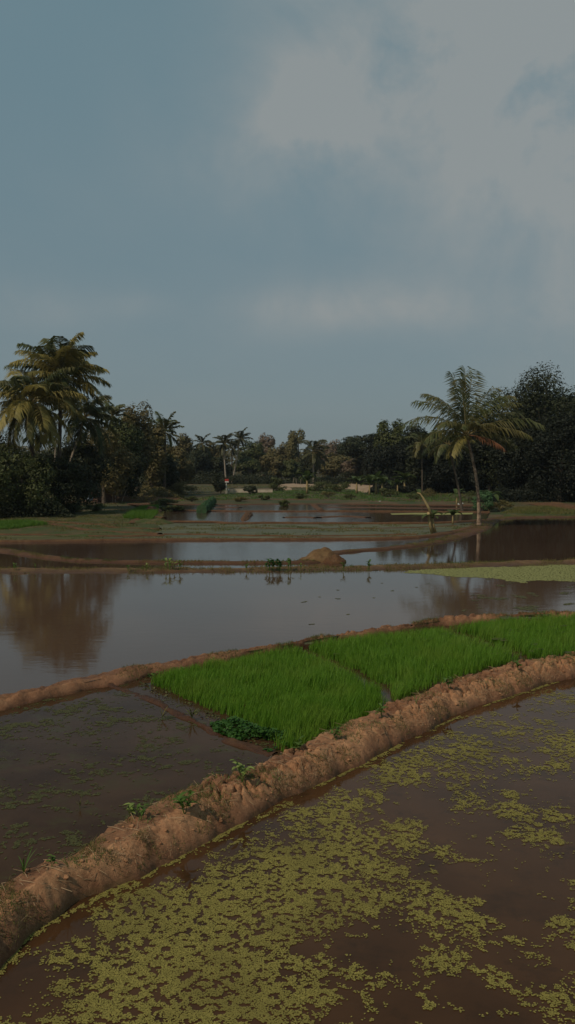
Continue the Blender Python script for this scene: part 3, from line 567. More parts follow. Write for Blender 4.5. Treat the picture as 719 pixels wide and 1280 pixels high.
for i, (px, py, sz, n, kd, m, lb) in enumerate([
    (165, 1072, .16, 4, 'herb', 'weedlight', 'broad leaved sprout low on the near bank, closest to the camera of the leafy ones'),
    (176, 1066, .13, 3, 'herb', 'weed', 'small broad leaf on a thin stalk just right of the closest leafy sprout'),
    (231, 1018, .20, 5, 'herb', 'weed', 'bushy green herb on the near bank, second leafy weed from the left end'),
    (303, 988, .19, 5, 'herb', 'weedlight', 'pale leafy weed halfway along the shaded face of the near bank'),
    (374, 965, .15, 4, 'herb', 'weed', 'small weed on the near bank just below the clover corner'),
    (85, 1085, .12, 6, 'blade', 'weed', 'thin grassy weed on the crest at the left end of the near bank'),
    (30, 1092, .20, 7, 'blade', 'weed', 'leaning grass tuft on the water edge at the far left of the near bank'),
    (97, 1058, .22, 4, 'blade', 'straw', 'dry grass spikes standing over the left pond edge'),
    (65, 1108, .09, 4, 'herb', 'weed', 'tiny low herb on the slope of the near bank close to the left edge'),
    (420, 925, .14, 5, 'herb', 'weed', 'sprig of weed on cracked clay beside the largest seedling bed'),
    (478, 898, .16, 5, 'herb', 'weed', 'leafy weed on cracked clay where two seedling beds meet'),
    (562, 865, .18, 5, 'herb', 'weed', 'weed tuft on the crest beside the middle seedling bed'),
    (592, 850, .17, 5, 'blade', 'grass', 'dry grassy tuft on the crest right of the middle bed'),
    (648, 838, .17, 5, 'herb', 'weed', 'weed on the near bank close to the right edge of view'),
    (520, 890, .15, 4, 'blade', 'weed', 'grass sprig on the slope below the middle seedling bed')]):
    p = P(px, py, .25); z = onbank(p[0], p[1]); p = P(px, py, z); sprout('weed_plant', (p[0], p[1], onbank(p[0], p[1])), sz*1.15, n, lb, kd, m, GS, i)
for i, (px, py, sz, lb) in enumerate([(203, 897, .2, 'yellowish grass tuft on the mud ridge beside the clear channel'), (240, 898, .28, 'taller straw coloured tuft on the mud ridge near the seedling bed'), (100, 1008, .10, 'small upright water grass in the murky corner pond'), (262, 975, .14, 'grass stems rising from the water at the foot of the near bank')]):
    sprout('grass_tuft', P(px, py, zL+.02), sz, 9, lb, 'blade', 'grass', None, 40+i)
# ------------------------------------------------------------------ grass stuff on far banks and fields
def grass_poly(pts, z, n, hgt, m, label, seed, zf=None, wid=.03, thr=.0):
    z = z-.97 if z > 0 else z; hgt *= 1.25; wid *= 1.25
    poly = [P(x, y, z)[:2] for x, y in pts]; a = np.array(poly); x0, y0 = a.min(0); x1, y1 = a.max(0); rs = np.random.RandomState(seed)
    x = x0+rs.rand(n)*(x1-x0); y = y0+rs.rand(n)*(y1-y0); k = inpoly(x, y, poly) & (fbm(x, y, .7, seed) > thr); x, y = x[k], y[k]; n = len(x)
    v, f = blades(np.stack([x, y, np.full(n, z) if zf is None else zf(x, y)], 1), hgt*(.5+.8*rs.rand(n)), np.full(n, wid), rs.randn(n, 2)*.4, 2, .5, seed)
    return tag(mesh('grass', v, f, M[m]), label, 'grass', kind='stuff')
grass_poly([(-300, 652), (0, 650), (100, 641), (160, 637), (205, 640), (205, 655), (195, 668), (0, 668), (-300, 668)], .43, 60000, .13, 'grass', 'olive stubble covering the field on the left bank', 111, thr=.45)
grass_poly([(-300, 674), (0, 675), (200, 673), (330, 673), (500, 671), (550, 666), (585, 659), (600, 653), (500, 655), (340, 655), (200, 655)], zW, 45000, .05, 'grass', 'thin green shoots and stubble standing in the wet middle field', 121, thr=.55)
grass_poly([(155, 649), (165, 641), (178, 636), (198, 634), (196, 644), (188, 651)], .46, 30000, .30, 'grassgreen', 'bright green grass square beside the left pond edge', 112)
grass_poly([(-60, 664), (-60, 654), (0, 654), (35, 653), (60, 656), (25, 661), (0, 663)], .46, 30000, .22, 'grassgreen', 'green grass strip in front of the dark trees at the left', 113)
grass_poly([(625, 642), (645, 634.5), (700, 632), (900, 634), (900, 643), (690, 643)], .54, 30000, .14, 'grass', 'yellow green grass on the field at the far right', 114)
grass_poly([(200, 628), (280, 618), (350, 613), (480, 612), (560, 618), (600, 628), (500, 628), (350, 624)], .44, 30000, .14, 'weed', 'rough green grass on the terraces below the pale wall', 115, zf=gz, wid=.06, thr=.47)
grass_poly([(-100, 648), (-100, 620), (100, 618), (200, 612), (300, 604), (480, 602), (560, 610), (719, 624), (900, 626), (900, 632), (719, 630), (600, 628), (480, 610), (300, 612), (210, 622), (150, 636), (60, 645)], .44, 42000, .16, 'grass', 'dull grass under and in front of the tree rows', 116, zf=gz, wid=.07, thr=.45)
x4, y4, z4_, t4 = [q.ravel() for q in b4]
sel = RS.choice(np.where((t4 > .0) & (t4 < 1.) & (np.abs(x4) < 25))[0], 26000); k = fbm(x4[sel], y4[sel], 1.1, 120) > .47; sel = sel[k]; n = len(sel)
v, f = blades(np.stack([x4[sel]+RS.randn(n)*.05, y4[sel]+RS.randn(n)*.05, z4_[sel]], 1), .03+.09*RS.rand(n)**2, np.full(n, .014), RS.randn(n, 2)*.5, 2, .5, 8)
tag(mesh('grass', v, f, M['grass']), 'grass fringe along the straight bank behind the large pond', 'grass', kind='stuff')
def fringe(B, n0, h, w_, label, seed, m='grass', thr=.5, rng=(0, 1)):
    X, Y, Z, t = [q.ravel() for q in B]; rs = np.random.RandomState(seed); c = np.where((t > rng[0]) & (t < rng[1]) & (np.abs(X) < 28))[0]; i = rs.choice(c, n0); i = i[fbm(X[i], Y[i], 1.3, seed) > thr]; n = len(i)
    v, f = blades(np.stack([X[i]+rs.randn(n)*.03, Y[i]+rs.randn(n)*.03, Z[i]-.004], 1), h*(.25+rs.rand(n)**2), np.full(n, w_), rs.randn(n, 2)*.6, 2, .5, seed)
    return tag(mesh('grass', v, f, M[m]), label, 'grass', kind='stuff')
fringe(b2, 30000, .05, .007, 'thin grass on the bank between the large pond and the seedlings', 131, thr=.53)
fringe(b5, 26000, .09, .016, 'ragged grass along the curved bank leading to the leaning palm', 132, thr=.5)
fringe(b1, 26000, .05, .006, 'green weeds creeping over the cracked crest of the near bank', 133, 'weed', .60, (.05, .75))
fringe(b1, 30000, .045, .005, 'dry yellow grass on the shaded face of the near bank', 134, 'straw', .56, (.6, .97))
# upright plants on the straight bank
for i, (px, py, sz, n, m, lb) in enumerate([
    (18, 712, .35, 2, 'weed', 'small green sprout on the straight bank near its left end'), (46, 711, .3, 1, 'weed', 'lone short sprout on the straight bank, second from its left end'),
    (211, 708, .55, 3, 'weedlight', 'tallest pale leafy plant on the straight bank, left of centre'), (219, 707, .4, 1, 'weedlight', 'thin pale stalk just right of the tall pale plant'), (227, 708, .45, 2, 'weedlight', 'pale leafy plant at the right of the pale trio'),
    (184, 711, .3, 2, 'weedlight', 'short pale plant left of the pale trio'), (160, 712, .25, 2, 'weed', 'low sprout between the reflections left of the pale plants'),
    (332, 707, .4, 2, 'weeddark', 'dark upright plant starting the row beside the earth mound'), (337, 707, .5, 2, 'weeddark', 'second dark plant of the row beside the earth mound'), (342, 706, .5, 3, 'weeddark', 'third dark plant of the row beside the earth mound'),
    (347, 706, .48, 3, 'weeddark', 'fourth dark plant of the row beside the earth mound'), (351, 706, .42, 2, 'weeddark', 'fifth dark plant of the row beside the earth mound'), (361, 706, .5, 2, 'weed', 'greener plant right of the dark row beside the mound'),
    (309, 711, .3, 2, 'weed', 'low plant on the straight bank left of the dark row'), (428, 711, .35, 2, 'weed', 'small sprout on the straight bank right of the mound'), (462, 710, .45, 2, 'weed', 'green sprout on the straight bank right of centre'),
    (378, 706, .3, 1, 'weed', 'short sprout at the left foot of the earth mound')]):
    p = P(px, max(py, 711)+1.5, zB+.05); sprout('bank_plant', p, sz*.75, n, lb, 'shoot', m, 'upright plants on the straight bank', 60+i)
# ------------------------------------------------------------------ mounds of earth
def mound(name, px, py, z, wx, wy, h, label, seed, m='earth_far'):
    z = z-.97 if z > 0 else z; wx *= 1.3; wy *= 1.3; h *= 1.25
    c = P(px, py, z); n = 34; V = []; Fc = []
    for i in range(n):
        for j in range(n):
            u = -1+2*i/(n-1); w_ = -1+2*j/(n-1); r = math.hypot(u, w_); k = max(0, 1-r**1.6)
            zz = h*k**.8*(1+.6*mn.noise(Vector((u*2.2+seed, w_*2.2, 0))))+.05*mn.noise(Vector((u*6, w_*6, seed)))*(k > 0)-.1*(r > .98)
            V.append((u*wx/2*(1+.15*mn.noise(Vector((seed, w_*2, 0)))), w_*wy/2, zz))
    for i in range(n-1):
        for j in range(n-1): Fc.append([i*n+j, (i+1)*n+j, (i+1)*n+j+1, i*n+j+1])
    o = mesh(name, V, Fc, M[m], smooth=True); o.location = tuple(c); return tag(o, label, 'mound')
mound('earth_mound', 402, 700.5, z4, 1.55, 1.3, .38, 'heap of red brown earth where the two banks meet', 3, 'earth_mid')
mound('earth_mound', 418, 703, z4, .8, .8, .22, 'low lump of pale earth at the right foot of the heap', 5)
mound('earth_dam', 309, 645.5, z6, .62, 9.5, .20, 'narrow red earth dam standing across the bright far pond', 6)
mound('earth_mound', 190, 654, .43, 2.6, 2.2, .25, 'low grassy hump at the left end of the ponds', 8, 'stubble')
mound('earth_mound', 190, 640, .47, 1.4, 4., .35, 'eroded red bank edge by the bright green grass', 9)
mound('earth_mound', 165, 624, .58, 9, 8, .35, 'bare brown bank under the left trees', 11)
mound('earth_mound', 705, 634, .55, 1.6, 14, .28, 'dark narrow ridge across the right hand field', 13)
# ------------------------------------------------------------------ trees
def crown_mesh(cx, cy, zb, zt, rx, ry, leaf, n, seed, nclump=26, flat=1.0, fill=.45):
    rs = np.random.RandomState(seed); cz = (zb+zt)/2; rz = (zt-zb)/2
    u = rs.randn(nclump, 3); u /= np.linalg.norm(u, axis=1)[:, None]; u *= (.35+.5*rs.rand(nclump, 1)**.6)
    C = u*np.array([rx, ry, rz])+np.array([cx, cy, cz]); cr = (.24+.2*rs.rand(nclump))
    w_ = cr**2; w_ /= w_.sum(); k = rs.choice(nclump, n, p=w_)
    d = rs.randn(n, 3); d /= np.linalg.norm(d, axis=1)[:, None]; rr = np.where(rs.rand(n) < fill, rs.rand(n)**.5, .8+.35*rs.rand(n))[:, None]
    c = C[k]+d*rr*cr[k][:, None]*np.array([rx, ry, rz*flat])*1.0
    # ragged: drop leaves by 3d-ish noise
    keep = fbm(c[:, 0]+c[:, 1]*.7, c[:, 2]*1.3+c[:, 1]*.3, 1.6/max(rx*.35, .5), seed, 3) > .36; c = c[keep]; d = d[keep]
    nrm = d*1.0+rs.randn(len(c), 3)*.4+np.array([0, 0, .35])
    v, f = leaf_quads(c, nrm, leaf*(.55+.9*rs.rand(len(c))), .6, seed); return v, f, C
def tree(px, Y, top, wpx, m, label, seed, leaf=None, n=5200, bottom=.22, group=None, bark='bark', trunk_r=None, flat=1., name='tree', nclump=26, ry=None, bare=False):
    Y *= 1.3; leaf = leaf*1.3 if leaf else None
    x = (px-359.5)/F*Y; g = G(x, Y)-.02; zt = PY(px, top, Y)[2]-g; rx = wpx/F*Y/2; root = empty(name, (x, Y, g)); rs = random.Random(seed)
    leaf = (leaf or max(.16, Y*.0023))*1.2; n = int(n*1.7); v, f, C = crown_mesh(0, 0, zt*bottom, zt*.97, rx, ry or rx, leaf, n, seed, nclump, flat)
    v[:, 2] = np.maximum(v[:, 2], .03)
    tr = trunk_r or (.06+zt*.016); mb = MB(); zf = zt*(bottom+.25*(1-bottom)); lean = rs.uniform(-.4, .4)
    mb.tube([(0, 0, -.1), (lean*.2, 0, zf*.4), (lean*.6, 0, zf*.8), (lean, 0, zt*.75)], [tr*1.3, tr, tr*.85, tr*.3], 9)
    for c in C[:14 if not bare else 26]:
        s = np.array([lean*.6, 0, zf*rs.uniform(.55, 1.)]); md = (s+c)/2+np.array([0, 0, .08*zt*rs.random()])
        mb.tube([s, md, c], [tr*.45, tr*.28, tr*.1], 6)
        if bare:
            for q in range(4): mb.tube([c*.6+s*.4, c+np.array([rs.gauss(0, .4), rs.gauss(0, .4), rs.random()*1.2])], [tr*.14, tr*.04], 4)
    mb.build('trunk', M[bark], root); mesh('crown', v, f, M[m], root); return tag(root, label, 'tree', group)
GL = 'dark trees on the left bank'; GR = 'dark trees on the right bank'; GF = 'trees of the far row'
T = [
 (-95, 52, 498, 165, 't_dark', 'dark tree just outside the left edge', GL, 9000, .05), (-25, 56, 528, 129, 't_dark', 'broad dark tree cut by the left edge below the palms', GL, 9000, .05),
 (25, 53, 554, 113, 't_green', 'low leafy tree under the two large palms', GL, 9000, .05), (72, 55, 566, 94, 't_dark', 'rounded dark tree right below the large palm crowns', GL, 8500, .05),
 (98, 63, 546, 77, 't_dark', 'dark tree behind the brown shed', GL, 8000, .1), (130, 72, 526, 70, 't_olive', 'olive tree between the large palms and the narrow tall tree', GL, 8000, .15),
 (172, 82, 501, 49, 't_olive', 'narrow tall tree with a pointed top on the left', GL, 7000, .2), (155, 78, 520, 54, 't_green', 'tree just left of the narrow pointed tree', GL, 7000, .2),
 (190, 88, 526, 51, 't_olive', 'tree at the left side of the small left palm', GL, 6500, .18), (150, 76, 558, 70, 't_dark', 'low dark tree over the leaning poles', GL, 7000, .1),
 (222, 100, 547, 51, 't_olive', 'low olive tree right of the small left palm', GL, 6000, .12), (200, 92, 563, 51, 't_dark', 'low dark bushy tree at the right end of the left wood', GL, 6000, .08)]
for i, (px, Y, top, wd, m, lb, g_, n, bt) in enumerate(T): tree(px, Y, top, wd, m, lb, 200+i, n=n, bottom=bt, group=g_)
T = [
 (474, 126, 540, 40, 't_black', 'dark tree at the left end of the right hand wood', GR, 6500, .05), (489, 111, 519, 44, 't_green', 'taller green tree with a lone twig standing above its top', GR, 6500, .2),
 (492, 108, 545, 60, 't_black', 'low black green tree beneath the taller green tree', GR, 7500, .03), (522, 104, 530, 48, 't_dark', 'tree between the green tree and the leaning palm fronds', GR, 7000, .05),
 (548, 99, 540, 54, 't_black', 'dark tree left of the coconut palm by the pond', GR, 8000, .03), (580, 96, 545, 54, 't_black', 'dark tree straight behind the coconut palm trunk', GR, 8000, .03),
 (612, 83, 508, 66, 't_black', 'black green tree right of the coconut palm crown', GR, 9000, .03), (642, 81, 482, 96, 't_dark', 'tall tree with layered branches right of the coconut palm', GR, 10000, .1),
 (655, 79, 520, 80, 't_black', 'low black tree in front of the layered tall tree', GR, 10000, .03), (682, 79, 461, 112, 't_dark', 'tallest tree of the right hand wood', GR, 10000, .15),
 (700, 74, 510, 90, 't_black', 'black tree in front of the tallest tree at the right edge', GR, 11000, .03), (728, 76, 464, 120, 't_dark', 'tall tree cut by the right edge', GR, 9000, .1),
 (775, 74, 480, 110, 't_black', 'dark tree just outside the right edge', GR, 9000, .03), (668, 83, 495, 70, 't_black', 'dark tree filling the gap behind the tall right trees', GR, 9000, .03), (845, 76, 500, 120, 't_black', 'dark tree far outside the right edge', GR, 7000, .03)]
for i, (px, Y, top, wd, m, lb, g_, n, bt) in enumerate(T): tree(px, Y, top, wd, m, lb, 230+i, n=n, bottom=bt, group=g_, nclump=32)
T = [
 (232, 160, 546, 34, 't_olive', 'olive tree at the left end of the far row'), (250, 165, 551, 36, 't_green', 'round green tree second from the left in the far row'),
 (245, 155, 562, 40, 't_dark', 'low dark tree in front of the far row at the left'), (268, 167, 549, 30, 't_olive', 'olive tree just left of the twin far palms'),
 (272, 157, 568, 36, 't_dark', 'dark low tree left of the red and white board'), (316, 172, 552, 36, 't_green', 'green tree right of the twin far palms'),
 (310, 160, 570, 40, 't_green', 'low green tree behind the left part of the pale wall'), (332, 187, 540, 34, 't_brown', 'bare pinkish brown tree above the pale wall'),
 (352, 182, 552, 34, 't_olive', 'olive tree between the two brown trees'), (345, 162, 566, 40, 't_olive', 'low olive tree behind the right end of the pale wall'),
 (372, 177, 533, 32, 't_yellow', 'tall yellowish tree left of the centre far palm'), (385, 162, 570, 36, 't_dark', 'dark low tree behind the centre far palm'),
 (412, 182, 545, 36, 't_brown', 'brown leafless looking tree right of the centre far palm'), (420, 162, 565, 38, 't_olive', 'brownish low tree above the sandy banks'),
 (436, 175, 548, 32, 't_dark', 'dark tree under the edge of the flat topped tree'), (455, 150, 560, 40, 't_olive', 'dull olive tree left of the right hand wood'),
 (440, 152, 574, 30, 't_brown', 'small brown thicket tree over the sandy bank'), (363, 160, 575, 30, 't_green', 'small green tree at the left foot of the yellowish tree')]
for i, (px, Y, top, wd, m, lb) in enumerate(T): tree(px, Y, top, wd, m, lb, 260+i, n=4200, bottom=.12, group=GF, leaf=.33, nclump=20, bare=(m == 't_brown'), bark='palebark' if i % 3 == 0 or m == 't_brown' else 'bark')
# flat topped spreading tree
tree(456, 146, 539, 74, 't_dark', 'wide flat topped tree with a spreading crown before the right hand wood', 290, n=9000, bottom=.42, group=GF, leaf=.3, flat=.7, nclump=36)
# twig above the green tree
# wood behind everything
def wood(pts, Y0, Y1, label, seed, n, m, leaf=.4):
    Y0 *= 1.3; Y1 *= 1.3; leaf *= 1.3
    rs = np.random.RandomState(seed); px = rs.uniform(pts[0][0], pts[-1][0], n); Y = rs.uniform(Y0, Y1, n); top = np.interp(px, [a for a, b in pts], [b for a, b in pts])+(fbm(px, Y*.05, .07, seed)-.5)*16
    x = (px-359.5)/F*Y; zt = H+(582-top)/F*Y; z = -.6+(zt+.6)*rs.rand(n)**.75; c = np.stack([x, Y, z], 1)
    v, f = leaf_quads(c, rs.randn(n, 3)+np.array([0, -.6, .5]), leaf*(.6+.8*rs.rand(n)), .6, seed); return tag(mesh('distant_wood', v, f, M[m]), label, 'wood', kind='stuff')
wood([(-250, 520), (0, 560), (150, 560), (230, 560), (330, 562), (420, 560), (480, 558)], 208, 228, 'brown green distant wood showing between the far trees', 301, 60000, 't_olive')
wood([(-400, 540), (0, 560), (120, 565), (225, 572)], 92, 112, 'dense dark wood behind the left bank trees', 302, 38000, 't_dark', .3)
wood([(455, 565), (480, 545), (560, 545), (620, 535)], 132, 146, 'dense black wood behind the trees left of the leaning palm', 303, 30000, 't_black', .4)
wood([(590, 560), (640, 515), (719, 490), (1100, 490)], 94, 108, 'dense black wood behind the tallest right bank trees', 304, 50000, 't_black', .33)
def under(pxs, Y0, Y1, hgt, label, seed, n, m, leaf=.14):
    Y0 *= 1.3; Y1 *= 1.3; hgt0 = hgt*1.3; leaf *= 1.3
    rs = np.random.RandomState(seed); px = rs.uniform(*pxs, n); Y = rs.uniform(Y0, Y1, n); x = (px-359.5)/F*Y; hh = hgt0*(.05+fbm(x, Y, .22, seed)**2*2.2)*np.clip((px-pxs[0])/25, 0, 1)*np.clip((pxs[1]-px)/25, 0, 1)
    z = gz(x, Y)+hh*rs.rand(n); v, f = leaf_quads(np.stack([x, Y, z], 1), rs.randn(n, 3)*.7+np.array([0, -.3, .6]), leaf*(.6+.8*rs.rand(n)), .6, seed)
    return tag(mesh('undergrowth', v, f, M[m]), label, 'undergrowth', kind='stuff')
under((-200, 95), 51, 58, 1.7, 'dark undergrowth at the foot of the left trees', 311, 26000, 't_dark')
under((100, 230), 78, 92, 1.6, 'brownish undergrowth under the left wood', 312, 22000, 't_olive', .18)
under((225, 480), 148, 158, 1.9, 'undergrowth at the foot of the far row of trees', 313, 26000, 't_dark', .25)
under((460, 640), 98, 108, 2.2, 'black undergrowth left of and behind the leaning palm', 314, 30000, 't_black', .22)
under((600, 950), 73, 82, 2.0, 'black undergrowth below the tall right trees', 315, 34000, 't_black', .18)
# ------------------------------------------------------------------ palms
def frond_geo(az_, el_, L_, droop, leafl=.33, nl=46, seed=0, hang=.6, wid=.055, start=.14, power=1.4):
    rs = np.random.RandomState(seed); m_ = 14; pts = [np.zeros(3)]; e = []
    for k in range(m_):
        t = (k+.5)/m_; ee = el_-droop*t**power; e.append(ee); ee2 = ee; d = np.array([math.cos(az_)*math.cos(ee2), math.sin(az_)*math.cos(ee2), math.sin(ee2)]); pts.append(pts[-1]+d*L_/m_)
    pts = np.array(pts); s = np.linspace(start, .995, nl); idx = s*m_; i0 = np.minimum(idx.astype(int), m_-1); fr_ = (idx-i0)[:, None]
    p = pts[i0]*(1-fr_)+pts[i0+1]*fr_; t = pts[i0+1]-pts[i0]; t /= np.linalg.norm(t, axis=1)[:, None]
    side = np.array([-math.sin(az_), math.cos(az_), 0]); V = []; Fc = []; cnt = 0
    for sg in (-1, 1):
        up = np.cross(side[None, :]*np.ones((nl, 1)), -t); up *= np.sign(up[:, 2:3]+1e-6)
        ll = leafl*L_*(np.sin(np.pi*(.12+.80*s))**.6)*(.85+.3*rs.rand(nl)); 
        vf = np.clip(t[:, 2:3], 0, 1)**2; d1 = side*sg*(.85-.3*vf)+t*(.55+.35*vf)+up*.15+rs.randn(nl, 3)*.10; d1[:, 2] -= hang*.35; d1 /= np.linalg.norm(d1, axis=1)[:, None]
        d2 = d1.copy(); d2[:, 2] -= hang*1.1; d2 /= np.linalg.norm(d2, axis=1)[:, None]
        w_ = wid*(.8+.4*rs.rand(nl)); q = np.cross(d1, up+rs.randn(nl, 3)*.25); q /= np.linalg.norm(q, axis=1)[:, None]; q = t*.7+q*.5; q /= np.linalg.norm(q, axis=1)[:, None]
        m1_ = p+d1*(ll*.5)[:, None]; tp = m1_+d2*(ll*.5)[:, None]; ww = w_[:, None]/2
        V.append(np.stack([p-q*ww*.6, p+q*ww*.6, m1_-q*ww, m1_+q*ww, tp-q*ww*.15, tp+q*ww*.15], 1).reshape(-1, 3)); b = cnt+np.arange(nl)*6
        Fc.append(np.stack([b, b+1, b+3, b+2], 1)); Fc.append(np.stack([b+2, b+3, b+5, b+4], 1)); cnt += nl*6
    return np.concatenate(V), np.concatenate(Fc), pts
def palm(name, base, top, fronds, label, group=None, bark='palmbark', leafm='palm', r0=.16, split=True, hang=.6, wid=.055, nuts=0, seed=0, bend=.3, stalk=.022, nl=46, stalkmat='rachis'):
    base = np.array(base, float); top = np.array(top, float); root = empty(name, base); rel = top-base; mb = MB(); n = 64; pts = []; rad = []
    for k in range(n+1):
        t = k/n; c = rel*t; c[0] = rel[0]*(t+bend*math.sin(math.pi*t)*.5); c[1] = rel[1]*t; c[2] = rel[2]*t; pts.append(c)
        rad.append(r0*(1.35-.35*min(1, t*8)+0-.35*t)*(1+.07*((k % 3) == 0)+.03*math.sin(k*2.1)))
    mb.tube(pts, rad, 12); mb.build('trunk', M[bark], root, True)
    allv = []; allf = []; cnt = 0; stk = MB(); rs = random.Random(seed)
    for i, fd in enumerate(fronds):
        a, e, L_, dr = fd[:4]; mt = fd[4] if len(fd) > 4 else leafm; hg = fd[5] if len(fd) > 5 else hang
        v, f, pp = frond_geo(R(a), R(e), L_, R(dr), seed=seed*50+i, hang=hg, wid=wid, nl=nl)
        o3 = rel+np.array([math.cos(R(a))*r0*.5, math.sin(R(a))*r0*.5, rs.uniform(-.12, .12)])
        if split:
            fo = mesh('frond', v+o3, f, M[mt], root); sm = MB(); sm.tube(pp+o3, list(np.linspace(stalk*1.4, stalk*.3, len(pp))), 5); sm.build('stalk', M['rachisred' if mt == 'palmred' else stalkmat], fo)
            if mt == 'palmred': fo['label'] = 'dead rusty red hanging frond'
        else:
            allv.append(v+o3); allf.append(f+cnt); cnt += len(v); stk.tube(pp+o3, list(np.linspace(stalk*1.4, stalk*.3, len(pp))), 4)
    if not split:
        cr = mesh('crown', np.concatenate(allv), np.concatenate(allf), M[leafm], root); stk.build('stalks', M[stalkmat], cr)
    for i in range(nuts):
        a = i*2.4; V, Fc = clod_mesh(.16, i*3.1); V[:, 2] *= 1.9; V = V+rel+np.array([math.cos(a)*.24, math.sin(a)*.24, -.18-.10*(i % 2)]); mesh('coconut', V, Fc, M['coconut'], root, True)
    return tag(root, label, 'palm tree', group)
# main palm at the pond: azimuth 0 = right, 90 = away, -90 = towards camera, 180 = left
mb_ = P(599, 656.5, z5+.12); Ym = mb_[1]; mt_ = PY(583, 544, Ym)
u1 = Ym/F
FR = [(95, 88, 84*u1, 8), (60, 82, 82*u1, 16), (140, 83, 80*u1, 18), (-120, 80, 70*u1, 30), (165, 72, 78*u1, 66), (180, 62, 82*u1, 66), (12, 74, 84*u1, 78), (-8, 62, 76*u1, 72), (150, 66, 76*u1, 45), (30, 72, 78*u1, 42),
      (184, 40, 86*u1, 78), (200, 22, 62*u1, 70), (215, 45, 56*u1, 90), (0, 32, 96*u1, 56), (-14, 20, 78*u1, 52), (-40, 50, 48*u1, 90), (-80, 55, 40*u1, 90), (-110, 45, 42*u1, 90), (-28, -4, 50*u1, 40, 'palmred', .9),
      (232, -14, 48*u1, 50, 'palmyel'), (165, 2, 58*u1, 60), (110, 40, 70*u1, 60), (75, 40, 66*u1, 70), (190, -30, 38*u1, 40), (14, 14, 70*u1, 60), (22, 46, 86*u1, 58)]
palm('coconut_palm', mb_, mt_, FR, 'coconut palm with a pale ringed trunk leaning from the corner of the pond bank', None, r0=.13, nuts=5, seed=3, bend=-.55, hang=.85, wid=.066, nl=46, stalk=.028)
def std(n, L_, seed, lo=-35, hi=82, dr=(55, 100), mats=None):
    rs = random.Random(seed); out = []
    for i in range(n):
        t = i/(n-1); e = hi+(lo-hi)*t**1.1; out.append((i*137.5+rs.uniform(-15, 15), e+rs.uniform(-7, 7), L_*rs.uniform(.85, 1.1)*(1-.12*t), rs.uniform(*dr)*(1-.25*t))+((rs.choice(mats),) if mats else ()))
    return out
def palm_px(px, base_z, Y, topy, Lpx, n, label, seed, group=None, dx=0, **k):
    Y *= 1.3; k['wid'] = k.get('wid', .055)*1.3; k['r0'] = k.get('r0', .16)*1.25; k['stalk'] = k.get('stalk', .022)*1.3
    x = (px-359.5)/F*Y; t = PY(px, topy, Y); xb = (px+dx-359.5)/F*Y; g = G(xb, Y); mats = k.pop('mats', None); lo = k.pop('lo', -35); hi = k.pop('hi', 82); dr = k.pop('dr', (55, 100))
    return palm('coconut_palm', (xb, Y, g-.05), t, std(n, Lpx*Y/F, seed, lo, hi, dr, mats), label, group, seed=seed, **k)
palm_px(560, 0, 60, 556, 34, 14, 'smaller coconut palm with a dark trunk just behind the leaning palm', 5, dx=18, bark='bark', r0=.10, hang=1.1, bend=-.2, lo=-45, hi=75)
palm_px(76, 0, 57, 474, 66, 34, 'tallest coconut palm on the left, crown above all the others', 6, dx=-6, bark='palmdark', r0=.17, hang=.85, mats=['palmyel', 'palm', 'palmyel'], wid=.085, nl=60, lo=-20, hi=88, dr=(50, 90), nuts=4)
palm_px(38, 0, 54, 503, 72, 34, 'yellowish coconut palm at the left edge, in front of the tallest one', 7, dx=8, bark='palmdark', r0=.17, hang=.9, mats=['palmyel', 'palmyel', 'palm'], wid=.09, nl=60, lo=-60, hi=70, dr=(60, 100), nuts=4)
palm_px(106, 0, 62, 522, 52, 28, 'coconut palm with drooping fronds at the right side of the large pair', 8, dx=-38, bark='palebark', r0=.12, hang=.9, wid=.08, lo=-50, hi=72, bend=0)
palm_px(140, 0, 78, 522, 26, 16, 'small dark palm crown just right of the large palms', 9, split=False, leafm='palm', bark='palmdark', r0=.15, wid=.11, nl=34, lo=-20, hi=85)
palm_px(206, 0, 90, 540, 28, 20, 'slender palm standing between the left wood and the far row', 10, split=False, leafm='palm', bark='palmdark', r0=.15, wid=.12, nl=34, lo=-45, hi=85, dr=(35, 80))
palm_px(280, 0, 150, 555, 17, 16, 'left one of the twin far palms above the red and white board', 11, 'far palms', dx=3, split=False, leafm='palmfar', bark='palebark', r0=.17, wid=.19, nl=26, lo=-30, hi=85, stalk=.04)
palm_px(300, 0, 152, 549, 17, 16, 'right and taller one of the twin far palms', 12, 'far palms', dx=-10, split=False, leafm='palmfar', bark='palebark', r0=.17, wid=.19, nl=26, lo=-30, hi=85, bend=.1, stalk=.04)
palm_px(290, 0, 158, 560, 15, 14, 'short far palm between the twin palms', 13, 'far palms', split=False, leafm='palmfar', bark='bark', r0=.17, wid=.19, nl=26, stalk=.04)
palm_px(392, 0, 150, 565, 24, 20, 'centre far palm with a pale straight trunk', 14, 'far palms', dx=0, split=False, leafm='palmfar', bark='palebark', r0=.19, wid=.16, nl=30, lo=-50, hi=85, stalk=.04)
palm_px(398, 0, 154, 573, 18, 14, 'lower far palm partly hidden right of the centre one', 15, 'far palms', dx=1, split=False, leafm='palmfar', bark='palebark', r0=.14, wid=.19, nl=26, stalk=.04)
palm_px(528, 0, 97, 555, 24, 16, 'dark palm crown among the trees left of the leaning palm', 16, split=False, leafm='palm', bark='bark', r0=.09, wid=.11, nl=30, lo=-50, hi=80)
palm_px(253, 0, 160, 556, 16, 14, 'far palm with a rounded crown in the left part of the far row', 17, 'far palms', split=False, leafm='palmfar', bark='bark', r0=.16, wid=.19, nl=26, stalk=.04)
